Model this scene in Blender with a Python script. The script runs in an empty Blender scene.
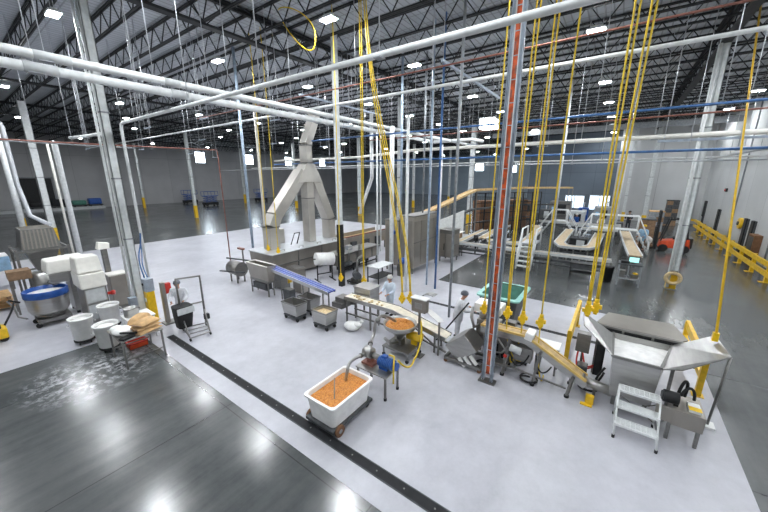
import bpy, bmesh, math, random
from mathutils import Vector, Matrix
R = random.Random(7)
SC = bpy.context.scene
COL = SC.collection
PI = math.pi
V = Vector

# ------------------------------------------------------------------ camera, world, exposure
cam_d = bpy.data.cameras.new('camera'); cam = bpy.data.objects.new('camera', cam_d); COL.objects.link(cam)
cam_d.sensor_width = 36.0; cam_d.lens = 320.1/768*36; cam_d.clip_start = .05; cam_d.clip_end = 400
YAW = math.radians(54.215); PITCH = math.radians(13.96)
cam.location = (0, 0, 5.5)
cam.rotation_euler = (PI/2-PITCH, 0, -YAW)
SC.camera = cam
w = bpy.data.worlds.new('world'); SC.world = w; w.use_nodes = True
w.node_tree.nodes['Background'].inputs[0].default_value = (.55, .62, .75, 1)
w.node_tree.nodes['Background'].inputs[1].default_value = .25
SC.view_settings.view_transform = 'Standard'; SC.view_settings.look = 'None'
SC.view_settings.gamma = 1; SC.view_settings.use_curve_mapping = False
SC.view_settings.exposure = 0.03
LAMP = 430.0

# ------------------------------------------------------------------ materials
def mat(name, c, metal=0.0, rough=.5, noise=.12, scale=6.0, bump=0.0, c2=None, emit=0, streak=None):
    m = bpy.data.materials.new(name); m.use_nodes = True
    nt = m.node_tree; b = nt.nodes['Principled BSDF']
    b.inputs['Metallic'].default_value = metal; b.inputs['Roughness'].default_value = rough
    if emit:
        b.inputs['Base Color'].default_value = (*c, 1)
        b.inputs['Emission Color'].default_value = (*c, 1); b.inputs['Emission Strength'].default_value = emit
        return m
    tc = nt.nodes.new('ShaderNodeTexCoord'); mp = nt.nodes.new('ShaderNodeMapping')
    if streak: mp.inputs['Scale'].default_value = streak
    no = nt.nodes.new('ShaderNodeTexNoise'); no.inputs['Scale'].default_value = scale; no.inputs['Detail'].default_value = 5
    cr = nt.nodes.new('ShaderNodeValToRGB')
    d = c2 if c2 else tuple(x*(1-2*noise) for x in c)
    cr.color_ramp.elements[0].color = (*d, 1); cr.color_ramp.elements[1].color = (*(min(1, x*(1+noise)) for x in c), 1)
    cr.color_ramp.elements[0].position = .35; cr.color_ramp.elements[1].position = .65
    nt.links.new(tc.outputs['Object'], mp.inputs[0]); nt.links.new(mp.outputs[0], no.inputs['Vector'])
    nt.links.new(no.outputs['Fac'], cr.inputs[0]); nt.links.new(cr.outputs[0], b.inputs['Base Color'])
    if bump:
        bp = nt.nodes.new('ShaderNodeBump'); bp.inputs['Strength'].default_value = bump; bp.inputs['Distance'].default_value = .02
        nt.links.new(no.outputs['Fac'], bp.inputs['Height']); nt.links.new(bp.outputs[0], b.inputs['Normal'])
    return m

STEEL = mat('stainless', (.44, .435, .42), .85, .30, .05, 2, streak=(1, 1, 6))
STEELG = mat('brushed_stainless', (.34, .335, .325), .8, .33, .06, 2, streak=(1, 6, 6))
STEELD = mat('stainless_dull', (.25, .245, .235), .8, .38, .06, 3, streak=(1, 1, 6))
STEELW = mat('stainless_worn', (.36, .335, .30), .7, .38, .05, 1.5)
CABM = mat('cabinet_steel', (.42, .385, .335), .6, .4, .05, 1.2)
ALU = mat('aluminium', (.62, .64, .67), .6, .38, .04, 3)
DUCT = mat('duct_steel', (.60, .57, .52), .55, .40, .06, 1.2)
BLACKM = mat('black_metal', (.02, .021, .023), .2, .5, .2)
JOIST = mat('joist_paint', (.022, .024, .027), .1, .6, .2)
DRAIN = mat('drain_grate', (.010, .011, .014), 0, .75, .2)
BLACK = mat('black_rubber', (.015, .015, .016), 0, .7, .2)
DGREY = mat('dark_grey', (.07, .075, .08), .1, .55, .15)
GREY = mat('grey_paint', (.30, .32, .34), .1, .5, .1)
LGREY = mat('light_grey', (.55, .57, .58), 0, .5, .06)
WHITE = mat('white_paint', (.78, .80, .80), 0, .45, .05)
COLUMN = mat('column_paint', (.66, .69, .69), 0, .5, .06)
CREAM = mat('cream_paint', (.74, .70, .60), 0, .5, .06)
PLASTIC = mat('white_plastic', (.88, .88, .86), 0, .35, .04)
OFFW = mat('off_white', (.82, .80, .74), 0, .5, .03)
YELLOW = mat('yellow_paint', (.80, .50, .015), 0, .4, .08)
CORD = mat('yellow_cord', (.78, .55, .02), 0, .5, .1)
PLUG = mat('yellow_plug', (.90, .58, .01), 0, .4, .05)
BLUE = mat('blue_paint', (.015, .09, .38), 0, .35, .1)
BLUEP = mat('blue_pipe', (.06, .16, .38), .2, .4, .1)
STRUT = mat('strut_blue_grey', (.42, .48, .56), .5, .4, .1)
PALEBLUE = mat('pale_blue_tube', (.42, .52, .64), .2, .35, .1)
RED = mat('red_paint', (.55, .03, .02), 0, .4, .1)
COPPER = mat('copper_pipe', (.30, .13, .10), .3, .5, .1)
ORANGE = mat('busbar_orange', (.60, .10, .025), .1, .4, .3, 5)
FORK = mat('forklift_orange', (.66, .075, .018), 0, .4, .08)
FOOD = mat('orange_food', (.74, .32, .06), 0, .6, 0, 30, .9, (.45, .14, .02))
FOOD2 = mat('pale_food', (.75, .60, .36), 0, .6, 0, 20, .6, (.55, .40, .2))
DOUGH = mat('white_flour', (.82, .81, .80), 0, .8, .05, 6, .5)
BELT = mat('cream_belt', (.82, .76, .62), 0, .55, .08)
BELTT = mat('worn_tan_belt', (.50, .39, .25), 0, .6, .1)
BELTE = mat('belt_edge', (.72, .50, .15), 0, .5, .06)
BELTY = mat('tan_belt', (.60, .42, .20), 0, .55, .12)
BELTB = mat('blue_belt', (.05, .08, .40), 0, .4, .1)
PAPER = mat('brown_paper', (.66, .42, .20), 0, .75, .12, 5)
CARD = mat('cardboard', (.27, .17, .10), 0, .8, .12)
TEAL = mat('teal_plastic', (.30, .62, .55), 0, .4, .08)
GREENP = mat('green_plastic', (.08, .26, .20), 0, .45, .1)
SKIN = mat('skin', (.46, .25, .17), 0, .5, .06)
SMOCK = mat('grey_smock', (.66, .67, .71), 0, .8, .08)
SMOCKB = mat('pale_blue_smock', (.62, .70, .80), 0, .8, .06)
NAVY = mat('dark_cloth', (.025, .028, .035), 0, .85, .15)
HIVIS = mat('blue_shirt', (.28, .45, .62), 0, .8, .1)
BROWNC = mat('brown_cloth', (.20, .10, .05), 0, .85, .1)
NET = mat('hair_net', (.16, .17, .20), 0, .8, .15)
NETW = mat('white_hair_net', (.66, .65, .62), 0, .8, .08)
HAIR = mat('dark_hair', (.03, .02, .018), 0, .6, .1)
EYE = mat('eye', (.02, .02, .02), 0, .2, 0)
SCREEN = mat('screen_glow', (.45, .85, .80), emit=.7)
SCREENB = mat('control_screen', (.2, .35, .5), emit=.5)
LAMPM = mat('lamp_diffuser', (.93, .97, 1), emit=LAMP)
WINL = mat('clerestory_glow', (.78, .9, 1), emit=16)
WINR = mat('dock_light_glow', (.75, .88, 1), emit=1.6)
for m_ in (LAMPM, WINL, WINR): m_.cycles.emission_sampling = 'FRONT'

def nodes(m): return m.node_tree, m.node_tree.nodes, m.node_tree.links, m.node_tree.nodes['Principled BSDF']
def concrete():
    m = bpy.data.materials.new('polished_concrete'); m.use_nodes = True
    nt, N, L, b = nodes(m)
    g = N.new('ShaderNodeNewGeometry')
    n1 = N.new('ShaderNodeTexNoise'); n1.inputs['Scale'].default_value = .35; n1.inputs['Detail'].default_value = 8; n1.inputs['Distortion'].default_value = .6
    n2 = N.new('ShaderNodeTexNoise'); n2.inputs['Scale'].default_value = 3.5; n2.inputs['Detail'].default_value = 8; n2.inputs['Roughness'].default_value = .7
    for n in (n1, n2): L.new(g.outputs['Position'], n.inputs['Vector'])
    a = N.new('ShaderNodeMath'); a.operation = 'MULTIPLY_ADD'; a.inputs[1].default_value = .25
    L.new(n2.outputs['Fac'], a.inputs[0]); 
    sm = N.new('ShaderNodeMapping'); sm.inputs['Rotation'].default_value = (0, 0, .25); sm.inputs['Scale'].default_value = (.35, 3.2, 1); L.new(g.outputs['Position'], sm.inputs[0])
    n4 = N.new('ShaderNodeTexNoise'); n4.inputs['Scale'].default_value = .9; n4.inputs['Detail'].default_value = 9; n4.inputs['Roughness'].default_value = .65; L.new(sm.outputs[0], n4.inputs['Vector'])
    h = N.new('ShaderNodeMath'); h.operation = 'MULTIPLY_ADD'; h.inputs[1].default_value = .30; L.new(n1.outputs['Fac'], h.inputs[0]); L.new(h.outputs[0], a.inputs[2])
    h4 = N.new('ShaderNodeMath'); h4.operation = 'MULTIPLY'; h4.inputs[1].default_value = .45; L.new(n4.outputs['Fac'], h4.inputs[0]); L.new(h4.outputs[0], h.inputs[2])
    cr = N.new('ShaderNodeValToRGB'); L.new(a.outputs[0], cr.inputs[0])
    cr.color_ramp.elements[0].position = .36; cr.color_ramp.elements[0].color = (.048, .055, .058, 1)
    cr.color_ramp.elements[1].position = .66; cr.color_ramp.elements[1].color = (.108, .113, .111, 1)
    # saw-cut joints
    br = N.new('ShaderNodeTexBrick'); br.offset = 0; br.inputs['Scale'].default_value = 1; br.inputs['Mortar Size'].default_value = .012
    br.inputs['Brick Width'].default_value = 4.4; br.inputs['Row Height'].default_value = 4.4
    br.inputs['Color1'].default_value = br.inputs['Color2'].default_value = (1, 1, 1, 1); br.inputs['Mortar'].default_value = (.45, .45, .45, 1)
    mp = N.new('ShaderNodeMapping'); mp.inputs['Location'].default_value = (1.2, 1.7, 0); L.new(g.outputs['Position'], mp.inputs[0]); L.new(mp.outputs[0], br.inputs['Vector'])
    mx = N.new('ShaderNodeMix'); mx.data_type = 'RGBA'; mx.blend_type = 'MULTIPLY'; mx.inputs[0].default_value = 1
    L.new(cr.outputs[0], mx.inputs[6]); L.new(br.outputs['Color'], mx.inputs[7])
    # spilled flour by the barrels
    d = N.new('ShaderNodeVectorMath'); d.operation = 'DISTANCE'; d.inputs[1].default_value = (1.75, 11.6, 0); L.new(g.outputs['Position'], d.inputs[0])
    mr = N.new('ShaderNodeMapRange'); mr.inputs[1].default_value = 1.7; mr.inputs[2].default_value = .3; L.new(d.outputs['Value'], mr.inputs[0])
    n3 = N.new('ShaderNodeTexNoise'); n3.inputs['Scale'].default_value = 4.5; n3.inputs['Detail'].default_value = 9; n3.inputs['Roughness'].default_value = .72; n3.inputs['Distortion'].default_value = .4
    L.new(g.outputs['Position'], n3.inputs['Vector'])
    m3 = N.new('ShaderNodeMapRange'); m3.inputs[1].default_value = .48; m3.inputs[2].default_value = .60; L.new(n3.outputs['Fac'], m3.inputs[0])
    mu = N.new('ShaderNodeMath'); mu.operation = 'MULTIPLY'; L.new(mr.outputs[0], mu.inputs[0]); L.new(m3.outputs[0], mu.inputs[1])
    mf = N.new('ShaderNodeMix'); mf.data_type = 'RGBA'; L.new(mu.outputs[0], mf.inputs[0]); L.new(mx.outputs[2], mf.inputs[6]); mf.inputs[7].default_value = (.62, .63, .66, 1)
    L.new(mf.outputs[2], b.inputs['Base Color'])
    rr = N.new('ShaderNodeMapRange'); rr.inputs[1].default_value = .3; rr.inputs[2].default_value = .7; rr.inputs[3].default_value = .16; rr.inputs[4].default_value = .27
    L.new(n1.outputs['Fac'], rr.inputs[0]); L.new(rr.outputs[0], b.inputs['Roughness'])
    b.inputs['Specular IOR Level'].default_value = .75
    return m
def coating():
    m = bpy.data.materials.new('grey_floor_coating'); m.use_nodes = True
    nt, N, L, b = nodes(m)
    g = N.new('ShaderNodeNewGeometry')
    n1 = N.new('ShaderNodeTexNoise'); n1.inputs['Scale'].default_value = .5; n1.inputs['Detail'].default_value = 7; L.new(g.outputs['Position'], n1.inputs['Vector'])
    n2 = N.new('ShaderNodeTexNoise'); n2.inputs['Scale'].default_value = 2.2; n2.inputs['Detail'].default_value = 8; n2.inputs['Roughness'].default_value = .75; L.new(g.outputs['Position'], n2.inputs['Vector'])
    a = N.new('ShaderNodeMath'); a.operation = 'ADD'; L.new(n1.outputs['Fac'], a.inputs[0]); L.new(n2.outputs['Fac'], a.inputs[1])
    cr = N.new('ShaderNodeValToRGB'); h = N.new('ShaderNodeMath'); h.operation = 'MULTIPLY'; h.inputs[1].default_value = .5; L.new(a.outputs[0], h.inputs[0]); L.new(h.outputs[0], cr.inputs[0])
    cr.color_ramp.elements[0].position = .34; cr.color_ramp.elements[0].color = (.385, .385, .425, 1)
    cr.color_ramp.elements[1].position = .62; cr.color_ramp.elements[1].color = (.525, .525, .57, 1)
    L.new(cr.outputs[0], b.inputs['Base Color']); b.inputs['Roughness'].default_value = .36
    return m
def panelwall(name, c, c2, pw, ph, mort=.02, rough=.55, seam=.55):
    m = bpy.data.materials.new(name); m.use_nodes = True
    nt, N, L, b = nodes(m)
    tc = N.new('ShaderNodeTexCoord')
    br = N.new('ShaderNodeTexBrick'); br.offset = 0; br.inputs['Scale'].default_value = 1; br.inputs['Mortar Size'].default_value = mort
    br.inputs['Brick Width'].default_value = pw; br.inputs['Row Height'].default_value = ph
    br.inputs['Color1'].default_value = (*c, 1); br.inputs['Color2'].default_value = (*c2, 1); br.inputs['Mortar'].default_value = (*(x*seam for x in c), 1)
    L.new(tc.outputs['UV'], br.inputs['Vector'])
    n = N.new('ShaderNodeTexNoise'); n.inputs['Scale'].default_value = .4; n.inputs['Detail'].default_value = 6; L.new(tc.outputs['UV'], n.inputs['Vector'])
    mr = N.new('ShaderNodeMapRange'); mr.inputs[3].default_value = .78; mr.inputs[4].default_value = 1.15; L.new(n.outputs['Fac'], mr.inputs[0])
    mx = N.new('ShaderNodeMix'); mx.data_type = 'RGBA'; mx.blend_type = 'MULTIPLY'; mx.inputs[0].default_value = 1
    L.new(br.outputs['Color'], mx.inputs[6]); L.new(mr.outputs[0], mx.inputs[7]); L.new(mx.outputs[2], b.inputs['Base Color'])
    b.inputs['Roughness'].default_value = rough
    return m
CONC = concrete(); COAT = coating()
WALLD = panelwall('dark_precast', (.50, .50, .51), (.45, .45, .465), 5, 9)
WALLL = panelwall('light_precast', (.55, .56, .565), (.51, .52, .525), 3.6, 30)
WALLB = panelwall('blue_grey_wall', (.34, .41, .48), (.30, .37, .44), 6, 9)
WALLP = panelwall('dark_blue_wall', (.13, .165, .205), (.11, .14, .18), 3, 3)
DECK = panelwall('roof_deck', (.56, .59, .63), (.50, .53, .57), .9, .3, .03, .7, .6)

# ------------------------------------------------------------------ mesh helpers (world coordinates)
ORG = {}
class MB:
    def __init__(s): s.v = []; s.f = []; s.sm = []
    def add(s, vs, fs, smooth=False):
        n = len(s.v); s.v += [tuple(p) for p in vs]
        s.f += [tuple(i+n for i in f) for f in fs]; s.sm += [smooth]*len(fs); return s
    def box(s, c, d, rz=0, ry=0, rx=0):
        M = Matrix.Translation(c) @ Matrix.Rotation(rz, 4, 'Z') @ Matrix.Rotation(ry, 4, 'Y') @ Matrix.Rotation(rx, 4, 'X')
        x, y, z = (t/2 for t in d)
        vs = [M @ V(p) for p in ((-x,-y,-z),(x,-y,-z),(x,y,-z),(-x,y,-z),(-x,-y,z),(x,-y,z),(x,y,z),(-x,y,z))]
        return s.add(vs, [(0,3,2,1),(4,5,6,7),(0,1,5,4),(1,2,6,5),(2,3,7,6),(3,0,4,7)])
    def bb(s, a, b):
        return s.box([(p+q)/2 for p, q in zip(a, b)], [abs(q-p) for p, q in zip(a, b)])
    def bar(s, a, b, w, h, up=(0,0,1)):
        a, b = V(a), V(b); d = (b-a).normalized(); up = V(up)
        if abs(d.dot(up)) > .98: up = V((1,0,0))
        r = d.cross(up).normalized()*w/2; u = r.cross(d).normalized()*h/2
        vs = [a-r-u, a+r-u, a+r+u, a-r+u, b-r-u, b+r-u, b+r+u, b-r+u]
        return s.add(vs, [(0,3,2,1),(4,5,6,7),(0,1,5,4),(1,2,6,5),(2,3,7,6),(3,0,4,7)])
    def tube(s, pts, r, n=10, closed=False):
        pts = [V(p) for p in pts]; rings = []
        rr = r if isinstance(r, (list, tuple)) else [r]*len(pts)
        prev = None
        for i, p in enumerate(pts):
            if i == 0: t = pts[1]-p
            elif i == len(pts)-1: t = p-pts[i-1]
            else: t = (pts[i+1]-p).normalized()+(p-pts[i-1]).normalized()
            t.normalize()
            if prev is None:
                u = V((0,0,1)) if abs(t.z) < .9 else V((1,0,0))
                prev = t.cross(u).normalized()
            a = (prev - t*prev.dot(t)).normalized(); prev = a; b = t.cross(a)
            rings.append([p + (a*math.cos(2*PI*k/n)+b*math.sin(2*PI*k/n))*rr[i] for k in range(n)])
        vs = [q for g in rings for q in g]; fs = []
        for i in range(len(pts)-1):
            for k in range(n): fs.append((i*n+k, i*n+(k+1)%n, (i+1)*n+(k+1)%n, (i+1)*n+k))
        s.add(vs, fs, True)
        m = len(pts)-1
        s.add(rings[0], [tuple(range(n-1,-1,-1))]); s.add(rings[m], [tuple(range(n))]); return s
    def cyl(s, a, b, r, n=20, r2=None): return s.tube([a, b], [r, r if r2 is None else r2], n)
    def hexa(s, b4, t4):
        return s.add(list(b4)+list(t4), [(0,3,2,1),(4,5,6,7),(0,1,5,4),(1,2,6,5),(2,3,7,6),(3,0,4,7)])
    def plate(s, pts, th):
        p = [V(q) for q in pts]; n = (p[1]-p[0]).cross(p[2]-p[0]).normalized()*th/2
        k = len(p); vs = [q-n for q in p]+[q+n for q in p]
        fs = [tuple(range(k-1,-1,-1)), tuple(range(k,2*k))]+[(i,(i+1)%k,k+(i+1)%k,k+i) for i in range(k)]
        return s.add(vs, fs)
    def lathe(s, prof, c, n=28, sx=1, sy=1):
        c = V(c); vs = []; fs = []; m = len(prof)
        for r, z in prof:
            for k in range(n): vs.append(c+V((r*sx*math.cos(2*PI*k/n), r*sy*math.sin(2*PI*k/n), z)))
        for i in range(m-1):
            for k in range(n): fs.append((i*n+k, i*n+(k+1)%n, (i+1)*n+(k+1)%n, (i+1)*n+k))
        s.add(vs, fs, True)
        if prof[0][0] > 0: s.add(vs[:n], [tuple(range(n-1,-1,-1))])
        if prof[-1][0] > 0: s.add(vs[-n:], [tuple(range(n))])
        return s
    def ball(s, c, r, n=12, sc=(1,1,1)):
        c = V(c); vs = []; fs = []; h = n//2
        for i in range(h+1):
            a = PI*i/h
            for k in range(n): vs.append(c+V((r*sc[0]*math.sin(a)*math.cos(2*PI*k/n), r*sc[1]*math.sin(a)*math.sin(2*PI*k/n), -r*sc[2]*math.cos(a))))
        for i in range(h):
            for k in range(n): fs.append((i*n+k, i*n+(k+1)%n, (i+1)*n+(k+1)%n, (i+1)*n+k))
        return s.add(vs, fs, True)
    def build(s, name, m, parent=None, bevel=0, uv=None, label=None):
        o_ = V(ORG.get(parent.name, (0,0,0))) if parent else V((0,0,0))
        me = bpy.data.meshes.new(name); me.from_pydata([V(p)-o_ for p in s.v], [], s.f)
        me.polygons.foreach_set('use_smooth', s.sm); me.materials.append(m)
        bm = bmesh.new(); bm.from_mesh(me)
        bmesh.ops.remove_doubles(bm, verts=bm.verts, dist=1e-5)
        bmesh.ops.recalc_face_normals(bm, faces=bm.faces)
        if uv:
            l = bm.loops.layers.uv.new('UVMap'); ax, ay = uv
            for f in bm.faces:
                for lp in f.loops: lp[l].uv = (lp.vert.co[ax], lp.vert.co[ay])
        bm.to_mesh(me); bm.free()
        o = bpy.data.objects.new(name, me); COL.objects.link(o)
        if parent: o.parent = parent; ORG[o.name] = tuple(o_)
        if bevel:
            b = o.modifiers.new('bevel', 'BEVEL'); b.width = bevel; b.segments = 2; b.limit_method = 'ANGLE'
        if label: o['label'] = label
        return o
def tag(o, label, cat, group=None):
    o['label'] = label; o['category'] = cat
    if group: o['group'] = group
    return o
def T(name, label, cat, loc=(0,0,0), group=None):
    o = bpy.data.objects.new(name, None); COL.objects.link(o); o.location = loc; o.empty_display_size = .1
    ORG[o.name] = tuple(loc); return tag(o, label, cat, group)
def struct(o): o['kind'] = 'structure'; return o
def copy_tree(o, loc=None, parent=None):
    c = o.copy(); COL.objects.link(c); c.parent = parent
    if loc is not None: c.location = loc; ORG[c.name] = tuple(loc)
    for ch in list(o.children): copy_tree(ch, None, c)
    return c
def legs(parent, pts, z0, z1, m, s=.05, name='leg'):
    for x, y in pts: MB().bb((x-s/2, y-s/2, z0), (x+s/2, y+s/2, z1)).build(name, m, parent)
def arc(c, r, a0, a1, n, ax=(0, 1)):
    out = []
    for i in range(n+1):
        a = a0+(a1-a0)*i/n; p = list(c); p[ax[0]] += r*math.cos(a); p[ax[1]] += r*math.sin(a); out.append(tuple(p))
    return out
def bez(a, b, c, d, n=14):
    a, b, c, d = V(a), V(b), V(c), V(d)
    return [a*(1-t)**3+b*3*t*(1-t)**2+c*3*t*t*(1-t)+d*t**3 for t in (i/n for i in range(n+1))]
FZ = .004   # top of the coating

# ------------------------------------------------------------------ THE SETTING
struct(MB().bb((-14, -8, -.3), (92, 77, 0)).build('floor', CONC))
c = MB()
def slab(poly, z0=0, z1=FZ): c.hexa([(x, y, z0) for x, y in poly], [(x, y, z1) for x, y in poly])
slab([(3.39, -7.9), (15.25, -7.9), (15.25, -2.7), (3.39, -2.7)]) if False else None
slab([(3.39, -2.7), (15.25, -2.7), (15.25, 7.36), (3.39, 7.36)])
slab([(3.39, 7.36), (30, 7.36), (30, 32.1), (3.39, 32.1)])
slab([(-10, 13.7), (3.39, 13.7), (3.39, 32.1), (-10, 32.1)])
struct(c.build('floor_coating', COAT))
struct(MB().bb((-14, -8.3, 12.15), (92, 77.3, 12.4)).build('ceiling', DECK, uv=(0, 1)))
struct(MB().bb((-14, 77, -.3), (92, 77.3, 12.15)).build('wall_left', WALLD, uv=(0, 2)))
struct(MB().bb((-14, -8.3, -.3), (92, -8, 12.15)).build('wall_right', WALLL, uv=(0, 2)))
struct(MB().bb((52, -8, 0), (52.3, .6, 12.15)).build('wall_far', WALLL, uv=(1, 2)))
struct(MB().bb((54, .6, 0), (54.3, 11.5, 12.15)).build('wall_partition', WALLP, uv=(1, 2)))
for i, (y0_, y1_, z0_, z1_) in enumerate(((.9, 3.2, 1.0, 2.9), (3.9, 6.2, 1.1, 2.8))):
    wd = struct(MB().bb((53.92, y0_, z0_), (53.99, y1_, z1_)).build('window_%d' % (i+8), WINR))
    MB().bb((53.88, y0_-.1, z1_), (53.995, y1_+.1, z1_+.12)).bb((53.88, y0_-.1, z0_), (53.995, y0_, z1_)).bb((53.88, y1_, z0_), (53.995, y1_+.1, z1_)).bb((53.88, (y0_+y1_)/2-.05, z0_), (53.995, (y0_+y1_)/2+.05, z1_)).build('window_frame', GREY, wd)
struct(MB().bb((92, -8, -.3), (92.3, 77, 12.15)).build('wall_back', WALLB, uv=(1, 2)))
struct(MB().bb((-14.3, -8, -.3), (-14, 77, 12.15)).build('wall_near', WALLL, uv=(1, 2)))
struct(MB().bb((-6, 74.2, 0), (17.7, 76.98, .45)).build('loading_curb', LGREY))
# dark doorway recessed in the left wall
d1 = struct(MB().bb((8.2, 76.85, 0), (12.0, 76.999, 5.2)).build('door_1', BLACKM))
MB().bb((8.0, 76.8, 0), (8.2, 76.99, 5.4)).bb((12.0, 76.8, 0), (12.2, 76.99, 5.4)).bb((8.2, 76.8, 5.2), (12.0, 76.99, 5.4)).build('door_frame', GREY, d1)
# clerestory windows glowing on the far dark walls
for i, (x, y, z) in enumerate(((36.5, 76.9, 9.6), (48.5, 76.9, 9.6), (60.5, 76.9, 9.6), (73.5, 76.9, 9.6))):
    wd = struct(MB().bb((x-1.0, y, z-1.1), (x+1.0, y+.08, z+1.1)).build('window_%d' % (i+1), WINL))
    MB().bb((x-1.15, y-.04, z-1.25), (x+1.15, y+.09, z-1.1)).bb((x-1.15, y-.04, z+1.1), (x+1.15, y+.09, z+1.25)).bb((x-1.15, y-.04, z-1.1), (x-1, y+.09, z+1.1)).bb((x+1, y-.04, z-1.1), (x+1.15, y+.09, z+1.1)).build('window_frame', GREY, wd)
for i, (y, z, hw, hh) in enumerate(((33.0, 8.0, 1.1, .9), (14.2, 7.9, 1.1, .9), (24.0, 7.4, 1.0, .8))):
    wd = struct(MB().bb((91.9, y-hw, z-hh), (91.98, y+hw, z+hh)).build('window_%d' % (i+5), WINL))
    MB().bb((91.85, y-hw-.2, z-hh-.2), (91.99, y+hw+.2, z-hh)).bb((91.85, y-hw-.2, z+hh), (91.99, y+hw+.2, z+hh+.2)).build('window_frame', GREY, wd)

# roof joists along Y and girders along X
def joist_mesh(length, z0, z1, step, axis):
    m = MB(); P = (lambda t, z, s=0: (s, t, z)) if axis == 'y' else (lambda t, z, s=0: (t, s, z))
    for z in (z0, z1):
        for s in (-.045, .045): m.bar(P(0, z, s), P(length, z, s), .05, .06)
    n = int(length/step)
    for i in range(n):
        a = i*step; m.bar(P(a, z1), P(a+step/2, z0), .035, .035); m.bar(P(a+step/2, z0), P(a+step, z1), .035, .035)
    return m
j0 = struct(joist_mesh(85, 11.25, 12.08, 1.25, 'y').build('ceiling_joist', JOIST)); j0.location = (-5.6, -8, 0)
x = -3.75
while x < 91:
    j = j0.copy(); COL.objects.link(j); j.location = (x, -8, 0); x += 1.85
g0 = None
for y in (-2.76, 13.5, 29.9, 46.2, 62.5):
    if g0 is None:
        m = joist_mesh(106, 11.05, 11.95, 1.85, 'x')
        m.bar((0, 0, 10.98), (106, 0, 10.98), .34, .07).bar((0, 0, 12.05), (106, 0, 12.05), .34, .07)
        g0 = struct(m.build('ceiling_girder', JOIST)); g0.location = (-14, y, 0)
    else:
        g = g0.copy(); COL.objects.link(g); g.location = (-14, y, 0)
# sheet-metal bulkheads under the roof in the back (light bands)
for x in (43.0,):
    struct(MB().bb((x, -7.98, 10.2), (x+.06, 14, 10.75)).build('ceiling_baffle', GREY))

# trench drains
def drain(x0, w_, y0, y1, label):
    t = T('trench_drain', label, 'drain', (x0, y0, 0))
    m = MB(); m.bb((x0-w_/2, y0, FZ), (x0+w_/2, y1, FZ+.012)); m.build('grate', DRAIN, t)
    m = MB(); y = y0+.3
    while y < y1: m.cyl((x0, y, FZ+.012), (x0, y, FZ+.018), .016, 8); y += .62
    m.build('bolt', STEELD, t)
    m = MB(); m.bb((x0-w_/2-.02, y0, FZ), (x0-w_/2, y1, FZ+.015)).bb((x0+w_/2, y0, FZ), (x0+w_/2+.02, y1, FZ+.015)); m.build('rim', DGREY, t)
drain(3.95, .19, -1.0, 12.2, 'long black trench drain cutting across the light floor in the foreground')
drain(12.2, .14, -2.6, 7.0, 'narrow black trench drain behind the production line and green tote')

# ------------------------------------------------------------------ columns
def column(x, y, wd, label, rz=0, base=.95, m=COLUMN, z1=11.0, pipes=()):
    t = T('support_column', label, 'column', (x, y, 0))
    s = MB(); h = wd/2; f = .022
    s.bb((x-h, y-h, .02), (x-h+f, y+h, z1)).bb((x+h-f, y-h, .02), (x+h, y+h, z1)).bb((x-h, y-f/2, .02), (x+h, y+f/2, z1)).bb((x-h, y-h, .02), (x+h, y-h+f, z1)).bb((x-h, y+h-f, .02), (x+h, y+h, z1))
    s.build('shaft', m, t)
    MB().bb((x-h-.06, y-h-.06, FZ), (x+h+.06, y+h+.06, .03)).build('base_plate', GREY, t)
    if base: MB().bb((x-h-.012, y-h-.012, .03), (x+h+.012, y+h+.012, base)).build('base_sleeve', YELLOW, t)
    k = MB()
    for z in (3.2, 5.4, 7.6): k.bb((x-h-.015, y-h-.015, z), (x+h+.015, y+h+.015, z+.05))
    k.build('band', GREY, t)
    for px, py_, r in pipes: MB().cyl((px, py_, .1), (px, py_, z1), r, 10).build('conduit', WHITE, t)
    return t
column(3.98, 14.75, .25, 'big white steel column by the flour table, with conduits up both sides', base=0, pipes=((3.80, 15.02, .04), (3.84, 14.82, .022)))
column(20.92, -2.76, .36, 'white steel column behind the orange forklift, yellow sleeve and hose ring at its foot', base=.75, pipes=((20.68, -2.62, .06),))
column(20.45, 46.2, .34, 'distant white column with yellow sleeve, in the dark hall left of the exhaust duct', base=1.7)
column(21.6, 68.0, .34, 'farthest white column at the left, against the dark wall with a yellow sleeve', base=1.9)
column(35.5, 13.6, .42, 'white column with yellow foot beside the rising tan conveyor', base=1.3)
column(50.6, -2.9, .42, 'white column against the light far wall behind the worker in blue', base=.9)
column(50.0, -.8, .3, 'slim white column on the far wall behind the worker in black', base=1.2)
column(37.9, 63.0, .34, 'thin distant column with yellow sleeve seen between blue and red pipes', base=1.9)
column(20.9, 13.6, .3, 'white column rising behind the tall stainless cabinet', base=.9)
column(35.5, 29.9, .34, 'distant white column behind the third leg of the exhaust duct', base=1.3)
column(50.5, 29.9, .34, 'far white column in the blue haze left of the tan conveyor', base=1.3)
column(50.5, 13.6, .34, 'far white column just right of the rising tan conveyor', base=1.3)
column(65.5, 13.6, .36, 'tiny far column in the deep back behind the conveyor loops', base=1.3)
column(65.5, 29.9, .36, 'tiny far column in the deep back left of the white panel', base=1.3)
column(37.5, 46.2, .34, 'distant white column framed by the exhaust duct legs', base=1.3)
column(5.25, 37.5, .42, 'white column with yellow foot at the left behind the ribbed hopper, right one of two', base=1.4, m=WHITE)
column(4.55, 46.2, .42, 'white column with yellow foot at far left behind the ribbed hopper, left one of two', base=1.6, m=WHITE)

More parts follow.
